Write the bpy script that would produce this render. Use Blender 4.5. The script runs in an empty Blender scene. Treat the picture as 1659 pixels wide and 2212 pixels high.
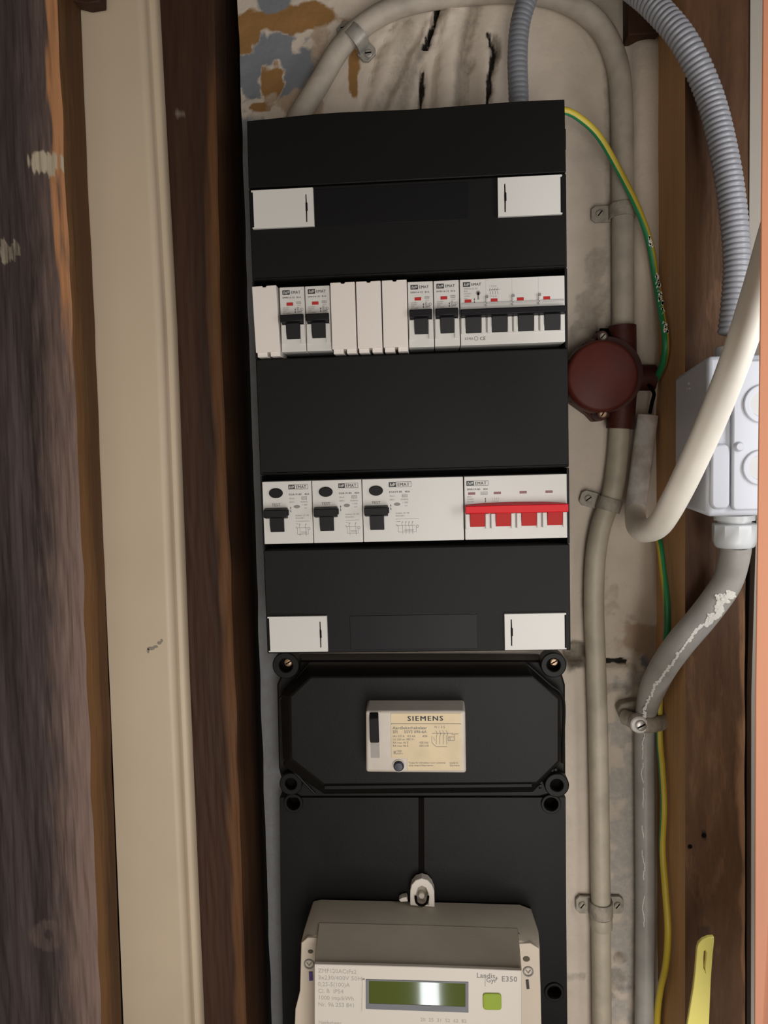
import bpy, bmesh, math, random
from mathutils import Vector, Matrix, noise

random.seed(4)
C = bpy.context.scene
COL = C.collection

# ---------------------------------------------------------------- camera
F = 1650.0
YAW, PIT, ROL = .0633, -.0762, .0282
CAM = Vector((.1216, -.6167, .0627))
_cy, _sy, _cp, _sp, _cr, _sr = (math.cos(YAW), math.sin(YAW), math.cos(PIT), math.sin(PIT), math.cos(ROL), math.sin(ROL))
RM = (Matrix(((_cr, 0, -_sr), (0, 1, 0), (_sr, 0, _cr))) @ Matrix(((1, 0, 0), (0, _cp, _sp), (0, -_sp, _cp)))
      @ Matrix(((_cy, _sy, 0), (-_sy, _cy, 0), (0, 0, 1))))
cd = bpy.data.cameras.new('camera')
cam = bpy.data.objects.new('camera', cd)
COL.objects.link(cam)
cd.sensor_fit = 'HORIZONTAL'
cd.sensor_width = 36
cd.lens = F / 1659 * 36
cd.clip_start = .01
m3 = Matrix((RM[0], RM[2], -RM[1])).transposed()
cam.matrix_world = Matrix.Translation(CAM) @ m3.to_4x4()
C.camera = cam

# ---------------------------------------------------------------- world, lights, exposure
w = bpy.data.worlds.new('world')
C.world = w
w.use_nodes = True
w.node_tree.nodes['Background'].inputs[0].default_value = (1.0, .84, .70, 1)
w.node_tree.nodes['Background'].inputs[1].default_value = .13
C.view_settings.view_transform = 'Standard'
C.view_settings.look = 'None'
C.view_settings.gamma = 1
C.view_settings.exposure = 0.15
C.view_settings.use_curve_mapping = False


def area(name, loc, target, sx, sz, power, col):
    d = bpy.data.lights.new(name, 'AREA')
    d.shape = 'RECTANGLE'
    d.size, d.size_y = sx, sz
    d.energy = power
    d.color = col
    o = bpy.data.objects.new(name, d)
    COL.objects.link(o)
    o.location = loc
    o.rotation_euler = (Vector(target) - Vector(loc)).to_track_quat('-Z', 'Y').to_euler()
    return o


area('daylight_doorway', (.32, -.98, -.34), (.16, 0, -.08), .40, .8, 5.9, (1, .96, .92))
area('front_left_fill', (-.25, -1.25, -.10), (.1, 0, -.05), .9, .9, 1.25, (1, .90, .78))  # unseen fill lamp added to brighten left-facing sides
area('right_side_fill', (.52, -.34, .10), (.24, -.08, .06), .10, .35, .95, (.98, .98, 1))  # unseen lamp added at right to brighten the cable and junction box
area('window_reflected', (.075, -2.0, -1.72), (.12, -.6, -.3), .062, .50, 1.05, (.93, .97, 1))


# ---------------------------------------------------------------- geometry helpers
def at(px, py, Y):
    d = RM.transposed() @ Vector(((px - 829.5) / F, 1, -(py - 1106) / F))
    return CAM + d * ((Y - CAM.y) / d.y)


def toPx(P):
    d = RM @ (Vector(P) - CAM)
    return 829.5 + F * d.x / d.y, 1106 - F * d.z / d.y


def mmpx(Y):
    return (Y - CAM.y) / F


class MB:
    def __init__(s):
        s.v, s.f = [], []

    def add(s, vs, fs):
        n = len(s.v)
        s.v += [Vector(v) for v in vs]
        s.f += [tuple(i + n for i in f) for f in fs]
        return s

    def prism(s, front, back):
        n = len(front)
        s.add(list(front) + list(back), [tuple(range(n)), tuple(range(2 * n - 1, n - 1, -1))] +
              [(i, i + n, (i + 1) % n + n, (i + 1) % n) for i in range(n)])
        return s

    def box(s, x0, x1, y0, y1, z0, z1):
        return s.prism([(x0, y0, z0), (x1, y0, z0), (x1, y0, z1), (x0, y0, z1)],
                       [(x0, y1, z0), (x1, y1, z0), (x1, y1, z1), (x0, y1, z1)])

    def xz(s, poly, y0, y1):
        return s.prism([(a, y0, b) for a, b in poly], [(a, y1, b) for a, b in poly])

    def pp(s, poly, y0, y1):
        """pixel outline taken at depth y0, extruded straight back to y1"""
        q = [at(a, b, y0) for a, b in poly]
        return s.prism(q, [Vector((p.x, y1, p.z)) for p in q])

    def holed(s, outer, holes, y0, y1):
        bm = bmesh.new()
        for lp in [outer] + holes:
            vs = [bm.verts.new((a, y0, b)) for a, b in lp]
            for i in range(len(vs)):
                bm.edges.new((vs[i], vs[(i + 1) % len(vs)]))
        r = bmesh.ops.triangle_fill(bm, use_beauty=True, edges=bm.edges[:])
        fs = [g for g in r['geom'] if isinstance(g, bmesh.types.BMFace)]
        e = bmesh.ops.extrude_face_region(bm, geom=fs)
        for v in e['geom']:
            if isinstance(v, bmesh.types.BMVert):
                v.co.y = y1
        bm.verts.index_update()
        s.add([v.co.copy() for v in bm.verts], [tuple(v.index for v in f.verts) for f in bm.faces])
        bm.free()
        return s

    def disc(s, c, r, y0, y1, n=20, rz=None, taper=1.0):
        rz = r if rz is None else rz
        a = [(c[0] + taper * r * math.cos(t * 2 * math.pi / n), y0, c[1] + taper * rz * math.sin(t * 2 * math.pi / n)) for t in range(n)]
        b = [(c[0] + r * math.cos(t * 2 * math.pi / n), y1, c[1] + rz * math.sin(t * 2 * math.pi / n)) for t in range(n)]
        return s.prism(a, b)

    def lathe(s, base, axis, prof, n=24):
        """prof: list of (distance along axis, radius)"""
        axis = Vector(axis).normalized()
        u = axis.orthogonal().normalized()
        v = axis.cross(u)
        vs, fs = [], []
        for d, r in prof:
            for k in range(n):
                t = 2 * math.pi * k / n
                vs.append(Vector(base) + axis * d + (u * math.cos(t) + v * math.sin(t)) * r)
        for i in range(len(prof) - 1):
            for k in range(n):
                k2 = (k + 1) % n
                fs.append((i * n + k, i * n + k2, (i + 1) * n + k2, (i + 1) * n + k))
        fs.append(tuple(range(n - 1, -1, -1)))
        fs.append(tuple((len(prof) - 1) * n + k for k in range(n)))
        return s.add(vs, fs)

    def tube(s, pts, rad, n=16, step=.004, cap=True, flat=1.0):
        P = spline(pts, step)
        L = [0]
        for i in range(1, len(P)):
            L.append(L[-1] + (P[i] - P[i - 1]).length)
        t = (P[1] - P[0]).normalized()
        u = Vector((0, 1, 0)).cross(t).normalized()
        vs, fs = [], []
        for i, p in enumerate(P):
            t2 = (P[min(i + 1, len(P) - 1)] - P[max(i - 1, 0)]).normalized()
            u = (u - t2 * u.dot(t2)).normalized()
            v = t2.cross(u)
            r = rad(L[i], L[-1]) if callable(rad) else rad
            for k in range(n):
                a = 2 * math.pi * k / n
                vs.append(p + u * (r * math.cos(a)) + v * (r * flat * math.sin(a)))
        for i in range(len(P) - 1):
            for k in range(n):
                k2 = (k + 1) % n
                fs.append((i * n + k, i * n + k2, (i + 1) * n + k2, (i + 1) * n + k))
        if cap:
            fs.append(tuple(range(n - 1, -1, -1)))
            fs.append(tuple((len(P) - 1) * n + k for k in range(n)))
        return s.add(vs, fs)

    def text(s, txt, size, x, y, z, ang=0, align='l', bold=0.0, sx=1.0, fit=None):
        vs, fs, wd = glyphs(txt, size, bold)
        if fit:
            sx = fit / wd
        off = {'l': 0, 'c': -wd / 2, 'r': -wd}[align]
        ca, sa = math.cos(ang), math.sin(ang)
        out = []
        for vx, vz in vs:
            vx = (vx + off) * sx
            out.append((x + vx * ca - vz * sa, y, z + vx * sa + vz * ca))
        s.add(out, fs)
        if bold:      # heavier strokes: a second impression shifted sideways
            dx = size * (.015 + bold * 1.2) * sx
            s.add([(a + dx * ca, b_ + .00001, c + dx * sa) for a, b_, c in out], fs)
        return s

    def line(s, a, b, wd, y, d=.00005):
        a, b = Vector((a[0], 0, a[1])), Vector((b[0], 0, b[1]))
        t = (b - a).normalized()
        nn = Vector((-t.z, 0, t.x)) * wd / 2
        q = [a + nn, a - nn, b - nn, b + nn]
        return s.prism([(p.x, y, p.z) for p in q], [(p.x, y + d, p.z) for p in q])


def spline(pts, step):
    pts = [Vector(p) for p in pts]
    if len(pts) == 2:
        n = max(2, int((pts[1] - pts[0]).length / step))
        return [pts[0].lerp(pts[1], i / n) for i in range(n + 1)]
    E = [pts[0] * 2 - pts[1]] + pts + [pts[-1] * 2 - pts[-2]]
    out = []
    for i in range(1, len(E) - 2):
        a, b, c, d = E[i - 1:i + 3]
        n = max(2, round((c - b).length / step))
        for k in range(n):
            t = k / n
            out.append(.5 * ((2 * b) + (c - a) * t + (2 * a - 5 * b + 4 * c - d) * t * t + (3 * b - a - 3 * c + d) * t ** 3))
    out.append(pts[-1])
    return out


_gc = {}


def glyphs(txt, size, bold):
    k = (txt, size, bold)
    if k not in _gc:
        cu = bpy.data.curves.new('t', 'FONT')
        cu.body = txt
        cu.size = 1.0
        cu.resolution_u = 2
        cu.space_character = 1.0 + bold * 6
        o = bpy.data.objects.new('t', cu)
        COL.objects.link(o)
        dg = bpy.context.evaluated_depsgraph_get()
        me = bpy.data.meshes.new_from_object(o.evaluated_get(dg))
        vs = [(v.co.x * size, v.co.y * size) for v in me.vertices]
        fs = [tuple(p.vertices) for p in me.polygons]
        wd = max([v[0] for v in vs] + [0])
        bpy.data.objects.remove(o)
        bpy.data.curves.remove(cu)
        bpy.data.meshes.remove(me)
        _gc[k] = (vs, fs, wd)
    return _gc[k]


def rrect(x0, z0, x1, z1, r, n=4):
    out = []
    for cx, cz, a0 in ((x1 - r, z1 - r, 0), (x0 + r, z1 - r, 90), (x0 + r, z0 + r, 180), (x1 - r, z0 + r, 270)):
        for k in range(n + 1):
            a = math.radians(a0 + 90 * k / n)
            out.append((cx + r * math.cos(a), cz + r * math.sin(a)))
    return out


def circ(cx, cz, r, n=16, rz=None):
    return [(cx + r * math.cos(2 * math.pi * k / n), cz + (rz or r) * math.sin(2 * math.pi * k / n)) for k in range(n)]


# ---------------------------------------------------------------- materials
def mat(name, col, rough=.5, metal=0, spec=.5, noise_amt=0, nscale=80, bump=0, bscale=400, coat=0, col2=None, stretch=(1, 1, 1)):
    m = bpy.data.materials.new(name)
    m.use_nodes = True
    nt = m.node_tree
    b = nt.nodes['Principled BSDF']
    b.inputs['Roughness'].default_value = rough
    b.inputs['Metallic'].default_value = metal
    b.inputs['Specular IOR Level'].default_value = spec
    b.inputs['Coat Weight'].default_value = coat
    b.inputs['Base Color'].default_value = (*col, 1)
    tc = nt.nodes.new('ShaderNodeTexCoord')
    mp = nt.nodes.new('ShaderNodeMapping')
    mp.inputs['Scale'].default_value = stretch
    nt.links.new(tc.outputs['Object'], mp.inputs[0])
    if noise_amt or col2:
        nz = nt.nodes.new('ShaderNodeTexNoise')
        nz.inputs['Scale'].default_value = nscale
        nz.inputs['Detail'].default_value = 6
        nt.links.new(mp.outputs[0], nz.inputs[0])
        mx = nt.nodes.new('ShaderNodeMix')
        mx.data_type = 'RGBA'
        c2 = col2 or tuple(c * (1 - noise_amt) for c in col)
        mx.inputs['A'].default_value = (*col, 1)
        mx.inputs['B'].default_value = (*c2, 1)
        rp = nt.nodes.new('ShaderNodeMapRange')
        rp.inputs['From Min'].default_value = .4
        rp.inputs['From Max'].default_value = .7
        nt.links.new(nz.outputs[0], rp.inputs[0])
        nt.links.new(rp.outputs[0], mx.inputs['Factor'])
        nt.links.new(mx.outputs['Result'], b.inputs['Base Color'])
    if bump:
        n2 = nt.nodes.new('ShaderNodeTexNoise')
        n2.inputs['Scale'].default_value = bscale
        n2.inputs['Detail'].default_value = 4
        nt.links.new(mp.outputs[0], n2.inputs[0])
        bp = nt.nodes.new('ShaderNodeBump')
        bp.inputs['Strength'].default_value = bump
        bp.inputs['Distance'].default_value = .001
        nt.links.new(n2.outputs[0], bp.inputs['Height'])
        nt.links.new(bp.outputs[0], b.inputs['Normal'])
    return m


def attr_mat(name, layers, base, base2, nscale, stretch, rough=.8, bump=.5, fine=400):
    """base mixed with noise, then colour layers driven by mesh attributes (painted patches, wear, painted shade and edge light)"""
    m = bpy.data.materials.new(name)
    m.use_nodes = True
    nt = m.node_tree
    L = nt.links
    b = nt.nodes['Principled BSDF']
    b.inputs['Roughness'].default_value = rough
    b.inputs['Specular IOR Level'].default_value = .3
    tc = nt.nodes.new('ShaderNodeTexCoord')
    mp = nt.nodes.new('ShaderNodeMapping')
    mp.inputs['Scale'].default_value = stretch
    L.new(tc.outputs['Object'], mp.inputs[0])
    nz = nt.nodes.new('ShaderNodeTexNoise')
    nz.inputs['Scale'].default_value = nscale
    nz.inputs['Detail'].default_value = 8
    nz.inputs['Roughness'].default_value = .65
    L.new(mp.outputs[0], nz.inputs[0])
    rp = nt.nodes.new('ShaderNodeMapRange')
    rp.inputs['From Min'].default_value = .35
    rp.inputs['From Max'].default_value = .68
    L.new(nz.outputs[0], rp.inputs[0])
    mx = nt.nodes.new('ShaderNodeMix')
    mx.data_type = 'RGBA'
    mx.inputs['A'].default_value = (*base, 1)
    mx.inputs['B'].default_value = (*base2, 1)
    L.new(rp.outputs[0], mx.inputs['Factor'])
    cur = mx.outputs['Result']
    n3 = nt.nodes.new('ShaderNodeTexNoise')
    n3.inputs['Scale'].default_value = nscale * 6
    n3.inputs['Detail'].default_value = 6
    n3.inputs['Roughness'].default_value = .7
    L.new(mp.outputs[0], n3.inputs[0])
    for an, col, *soft in layers:
        at_ = nt.nodes.new('ShaderNodeAttribute')
        at_.attribute_name = an
        m2 = nt.nodes.new('ShaderNodeMix')
        m2.data_type = 'RGBA'
        ad = nt.nodes.new('ShaderNodeMath')
        ad.operation = 'ADD'
        L.new(at_.outputs['Fac'], ad.inputs[0])
        L.new(n3.outputs[0], ad.inputs[1])
        r3 = nt.nodes.new('ShaderNodeMapRange')
        r3.inputs['From Min'].default_value = .78 if not soft else .62
        r3.inputs['From Max'].default_value = 1.22 if not soft else soft[0]
        L.new(ad.outputs[0], r3.inputs[0])
        L.new(r3.outputs[0], m2.inputs['Factor'])
        L.new(cur, m2.inputs['A'])
        m2.inputs['B'].default_value = (*col, 1)
        cur = m2.outputs['Result']
    L.new(cur, b.inputs['Base Color'])
    n2 = nt.nodes.new('ShaderNodeTexNoise')
    n2.inputs['Scale'].default_value = fine
    n2.inputs['Detail'].default_value = 5
    L.new(mp.outputs[0], n2.inputs[0])
    bp = nt.nodes.new('ShaderNodeBump')
    bp.inputs['Strength'].default_value = bump
    bp.inputs['Distance'].default_value = .001
    L.new(n2.outputs[0], bp.inputs['Height'])
    L.new(bp.outputs[0], b.inputs['Normal'])
    return m


GR = (1, 1, .06)
M = dict(
    black=mat('black_plastic', (.0065, .0059, .0054), .52, spec=.17, bump=.10, bscale=1500),
    black2=mat('dark_recess_plastic', (.005, .005, .006), .7, spec=.1),
    strip=mat('label_strip_plastic', (.0065, .0063, .0075), .42, spec=.15),
    slate=mat('switch_black_plastic', (.005, .005, .006), .45, spec=.22),
    bake=mat('black_bakelite', (.0060, .0054, .0047), .45, spec=.16, bump=.07, bscale=900, noise_amt=.3, nscale=30),
    white=mat('white_module_plastic', (.60, .585, .55), .45),
    blank=mat('blank_white_plastic', (.72, .66, .61), .5),
    latch=mat('latch_white_plastic', (.60, .585, .55), .5, bump=.1, bscale=1200),
    red=mat('red_plastic', (.62, .004, .012), .45, spec=.25),
    red2=mat('dark_red_plastic', (.40, .010, .008), .5, spec=.2),
    redwin=mat('red_indicator', (.42, .02, .02), .3),
    dred=mat('dark_red_indicator', (.14, .008, .012), .3),
    ink=mat('black_ink', (.03, .03, .032), .6),
    gink=mat('grey_ink', (.22, .21, .20), .6),
    fink=mat('faint_grey_ink', (.40, .38, .34), .6),
    winfilm=mat('clear_grey_strip', (.50, .50, .48), .25),
    cream=mat('cream_label', (.66, .53, .33), .5, noise_amt=.12, nscale=60),
    oldwhite=mat('old_white_plastic', (.56, .50, .43), .4, noise_amt=.12, nscale=50),
    slotgrey=mat('grey_slot', (.30, .28, .25), .5),
    navy=mat('blue_black_button', (.015, .018, .035), .35),
    meter=mat('meter_beige_plastic', (.37, .33, .265), .5, noise_amt=.08, nscale=40, bump=.1, bscale=900),
    meterface=mat('meter_white_face', (.66, .61, .54), .4),
    cheek=mat('meter_cheek_plastic', (.58, .50, .40), .45),
    lcdframe=mat('lcd_grey_frame', (.17, .175, .19), .4),
    lcd=mat('lcd_green', (.075, .10, .012), .06, spec=.8, coat=.6),
    green=mat('green_button', (.26, .36, .015), .4),
    purple=mat('purple_seal', (.07, .03, .16), .5),
    conduit=mat('beige_painted_conduit', (.42, .37, .28), .5, noise_amt=.22, nscale=45, bump=.3, bscale=250),
    conduit2=mat('dull_painted_conduit', (.40, .35, .285), .6, noise_amt=.25, nscale=60, bump=.4, bscale=200),
    gpipe=mat('grey_conduit', (.36, .345, .315), .42, noise_amt=.25, nscale=40),
    flake=mat('white_paint_flakes', (.72, .70, .64), .7),
    opipe=mat('flaking_white_pipe', (.74, .72, .68), .6, col2=(.42, .35, .30), nscale=75, bump=.6, bscale=200),
    cable=mat('white_cable', (.92, .87, .76), .42, noise_amt=.1, nscale=35),
    corr=mat('grey_corrugated_plastic', (.27, .275, .30), .38),
    corrd=mat('dark_grey_corrugated_plastic', (.155, .16, .175), .45),
    jbox=mat('light_grey_box_plastic', (.52, .54, .59), .4),
    jbox2=mat('pale_knockout_plastic', (.50, .50, .50), .45),
    gland=mat('pale_gland_plastic', (.55, .57, .58), .35),
    brown=mat('brown_bakelite', (.058, .014, .009), .5, spec=.25, noise_amt=.4, nscale=60, bump=.2),
    brown2=mat('brown_bakelite_lid', (.075, .014, .009), .5, spec=.2, noise_amt=.2, nscale=60),
    yel=mat('wire_yellow', (.50, .38, .03), .45),
    grn=mat('wire_green', (.02, .22, .08), .4),
    metal=mat('dull_galvanised_metal', (.33, .31, .27), .45, metal=.3, noise_amt=.3, nscale=150),
    pmetal=mat('painted_clip_metal', (.33, .29, .23), .6, noise_amt=.35, nscale=150, bump=.4),
    bronze=mat('painted_cast_saddle', (.34, .30, .235), .6, noise_amt=.5, nscale=120, bump=.6, bscale=300),
    brass=mat('old_brass', (.36, .24, .15), .4, metal=.5),
    chrome=mat('screw_steel', (.5, .48, .45), .35, metal=.7),
    dark=mat('dark_hole', (.005, .004, .0035), .9, spec=.05),
    duct=mat('cream_painted_duct', (.52, .42, .30), .5, noise_amt=.06, nscale=14),
    smudge=mat('grey_smudge', (.24, .21, .17), .8),
    yplast=mat('yellow_plastic', (.90, .80, .20), .4),
    dkpanel=mat('shade_dark_board', (.012, .008, .006), .9, noise_amt=.5, nscale=20, stretch=GR),  # near-black colour stands in for shade in the gaps
    doorwood=mat('pinkish_varnished_wood', (.50, .205, .105), .5, col2=(.38, .16, .10), nscale=40, stretch=(1, 1, .08), bump=.1),
    greyframe=mat('grey_painted_edge', (.30, .27, .23), .6),
    whitepaint=mat('white_door_paint', (.85, .85, .85), .5),
)
WOODL = attr_mat('weathered_dark_timber', [('wear', (.20, .135, .11), 1.5), ('lit_edge', (.40, .19, .085)), ('spot', (.42, .36, .26))],
                 (.020, .0125, .0105), (.074, .053, .050), 60, GR, .75, 1.0, 260)
WOODS = attr_mat('brown_timber_side', [('wear', (.21, .10, .035))], (.050, .022, .008), (.13, .058, .020), 28, GR, .7, .5)
WOODM = attr_mat('dark_brown_timber', [('wear', (.13, .055, .018), 1.6), ('spot', (.16, .13, .10))], (.024, .0095, .0045), (.060, .025, .011), 30, GR, .7, .5)
WOODR = attr_mat('brown_timber_right', [('wear', (.22, .11, .05)), ('spot', (.012, .008, .006))], (.055, .023, .009), (.125, .060, .024), 26, (1, 1, .2), .65, .6)
WOODRS = attr_mat('ochre_timber_side', [('wear', (.07, .035, .015))], (.60, .34, .155), (.44, .24, .105), 30, GR, .65, .4)
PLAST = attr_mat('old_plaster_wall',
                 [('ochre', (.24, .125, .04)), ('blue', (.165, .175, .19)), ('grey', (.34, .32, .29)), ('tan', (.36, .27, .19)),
                  ('dirt_shade', (.10, .085, .06), 1.7), ('hole', (.012, .009, .006))],
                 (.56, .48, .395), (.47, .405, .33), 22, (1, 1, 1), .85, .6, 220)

# ---------------------------------------------------------------- object helpers
ORG = {}


def thing(name, label, cat, loc, group=None, rot=(0, 0, 0)):
    o = bpy.data.objects.new(name, None)
    o.empty_display_size = .01
    COL.objects.link(o)
    o.location = loc
    o.rotation_euler = rot
    ORG[o.name] = Vector(loc)
    o['label'] = label
    o['category'] = cat
    if group:
        o['group'] = group
    return o


def obj(name, mb, m, parent=None, label=None, smooth=False, bevel=0, seg=2, org=None, local=False, angle=35):
    g = Vector((0, 0, 0)) if local else (ORG[parent.name] if parent else Vector(org or (0, 0, 0)))
    me = bpy.data.meshes.new(name)
    me.from_pydata([v - g for v in mb.v], [], mb.f)
    me.update()
    bm = bmesh.new()
    bm.from_mesh(me)
    bmesh.ops.recalc_face_normals(bm, faces=bm.faces)
    bm.to_mesh(me)
    bm.free()
    me.materials.append(m)
    o = bpy.data.objects.new(name, me)
    COL.objects.link(o)
    if parent:
        o.parent = parent
        ORG[o.name] = Vector((0, 0, 0)) if local else ORG[parent.name]
    else:
        o.location = g
        ORG[o.name] = g
    if smooth or bevel:
        me.shade_smooth()
        me.set_sharp_from_angle(angle=math.radians(angle))
    if bevel:
        b = o.modifiers.new('bevel', 'BEVEL')
        b.width = bevel
        b.segments = seg
        b.limit_method = 'ANGLE'
        b.angle_limit = math.radians(40)
        b.harden_normals = False
    if label:
        o['label'] = label
    return o


def parts(name, mb, m, parent, **kw):
    """one object per separate piece of the mesh"""
    root = list(range(len(mb.v)))

    def find(a):
        while root[a] != a:
            root[a] = root[root[a]]
            a = root[a]
        return a
    for f in mb.f:
        for k in f[1:]:
            root[find(k)] = find(f[0])
    groups = {}
    for f in mb.f:
        groups.setdefault(find(f[0]), []).append(f)
    out = []
    for fs in groups.values():
        idx = sorted({i for f in fs for i in f})
        mp = {i: k for k, i in enumerate(idx)}
        b_ = MB()
        b_.add([mb.v[i] for i in idx], [tuple(mp[i] for i in f) for f in fs])
        out.append(obj(name, b_, m, parent, **kw))
    return out


def tag(o, label, cat, group=None):
    o['label'] = label
    o['category'] = cat
    if group:
        o['group'] = group
    return o


def copy_tree(o, parent=None):
    c = o.copy()
    COL.objects.link(c)
    if parent:
        c.parent = parent
    for ch in list(o.children):
        copy_tree(ch, c)
    return c


def attrs(o, fn):
    """fn(world co) -> dict of attribute values"""
    me = o.data
    out = {}
    mw = Matrix.Translation(ORG[o.name]) if not o.parent else Matrix.Translation(ORG[o.parent.name])
    for i, v in enumerate(me.vertices):
        for k, x in fn(mw @ v.co).items():
            out.setdefault(k, [0.0] * len(me.vertices))[i] = max(0, min(1, x))
    for k, a in out.items():
        me.attributes.new(k, 'FLOAT', 'POINT').data.foreach_set('value', a)


def sm(a, b, x):
    t = max(0, min(1, (x - a) / (b - a)))
    return t * t * (3 - 2 * t)


def nz(x, y, s, k=0):
    return noise.noise(Vector((x * s, y * s, k)))


def screw(parent, c, y, r=.003, m='chrome', name='screw', ang=.5):
    b = MB()
    b.lathe((c[0], y, c[1]), (0, -1, 0), [(0, r), (.0008, r), (.0014, r * .75), (.0015, r * .1)], 16)
    s = obj(name, b, M[m], parent, smooth=True)
    q = MB().line((c[0] - r * .8 * math.cos(ang), c[1] - r * .8 * math.sin(ang)), (c[0] + r * .8 * math.cos(ang), c[1] + r * .8 * math.sin(ang)), r * .28, y - .0017, .0004)
    obj('slot', q, M['dark'], s)
    return s


# ================================================================= SETTING: back wall
def seg_d(px, py, pts):
    best = 1e9
    for (x0, y0), (x1, y1) in zip(pts, pts[1:]):
        dx, dy = x1 - x0, y1 - y0
        t = max(0, min(1, ((px - x0) * dx + (py - y0) * dy) / (dx * dx + dy * dy)))
        best = min(best, math.hypot(px - x0 - t * dx, py - y0 - t * dy))
    return best


def blob(px, py, cx, cy, rx, ry, n):
    return sm(1.22, .78, math.hypot((px - cx) / rx, (py - cy) / ry) + n)


GRID = .0025
zs0, zs1 = -.62, .55
nzr = int((zs1 - zs0) / GRID)
xw1 = .3005
nxr = int((xw1 + .0245) / GRID)
wall = MB()
vv = []
for j in range(nzr + 1):
    z = zs0 + (zs1 - zs0) * j / nzr
    xl = -.0245 + (z + .0955) * .0078 + nz(1, z, 30) * .0008
    for i in range(nxr + 1):
        x = xl + (xw1 - xl) * i / nxr
        px, py = toPx((x, 0, z))
        h = nz(x, z, 18) * .0012 + nz(x, z, 70, 3) * .0005
        if py < 320:      # chased-in cables under skim plaster above the box
            wv = nz(x, z, 120, 5) * 6
            for pts, wd, hh in (([(1003, -60), (990, 20), (968, 130), (960, 260)], 26, .006),
                                ([(958, 40), (915, 120), (850, 260)], 26, .0045),
                                ([(885, 60), (840, 130), (800, 260)], 16, .002)):
                d = seg_d(px, py, pts) + wv * .5
                h += hh * math.sqrt(max(0, 1 - (d / wd) ** 2))
            for pts, wd, dp in (([(948, 10), (935, 60), (918, 108)], 7, .012), ([(912, 150), (907, 240)], 6, .009), ([(1028, 10), (1000, 120), (990, 240)], 8, .003),
                                ([(1056, 75), (1068, 110), (1058, 160), (1052, 240)], 8, .007), ([(1020, 130), (1004, 170), (1002, 240)], 5, .005), ([(850, 50), (810, 120), (780, 240)], 6, .003)):
                d = seg_d(px, py, pts) + wv
                h -= dp * sm(wd, wd * .3, d)
        # rounded plaster rib beside the timber
        rib = sm(60, 110, py) * (1 - sm(800, 900, py))
        h += rib * .010 * math.sqrt(max(0, 1 - ((px - 1396) / 34) ** 2))
        # crack and cavity below the box corner
        d = seg_d(px, py, [(1225, 1415), (1262, 1432), (1312, 1432), (1352, 1430), (1378, 1440)]) + nz(x, z, 150, 9) * 7
        h -= .006 * sm(10, 3, d)
        h -= .010 * sm(32, 16, math.hypot((px - 1242) * .9, (py - 1412)) + nz(x, z, 150, 2) * 12)
        h -= .016 * sm(13, 7, math.hypot(px - 1340, (py - 2068) * 1.2) + nz(x, z, 200, 2) * 8)
        pk = blob(px, py, 1385, 1372, 42, 50, nz(x, z, 60, 7) * .7)
        h -= .0015 * pk
        pk2 = blob(px, py, 600, 145, 110, 95, nz(x, z, 50, 6) * .8)
        h -= .001 * pk2
        vv.append((x, -h, z))
ff = []
for j in range(nzr):
    for i in range(nxr):
        a = j * (nxr + 1) + i
        ff.append((a, a + 1, a + nxr + 2, a + nxr + 1))
wall.add(vv, ff)
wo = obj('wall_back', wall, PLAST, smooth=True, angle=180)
wo['kind'] = 'structure'


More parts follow.
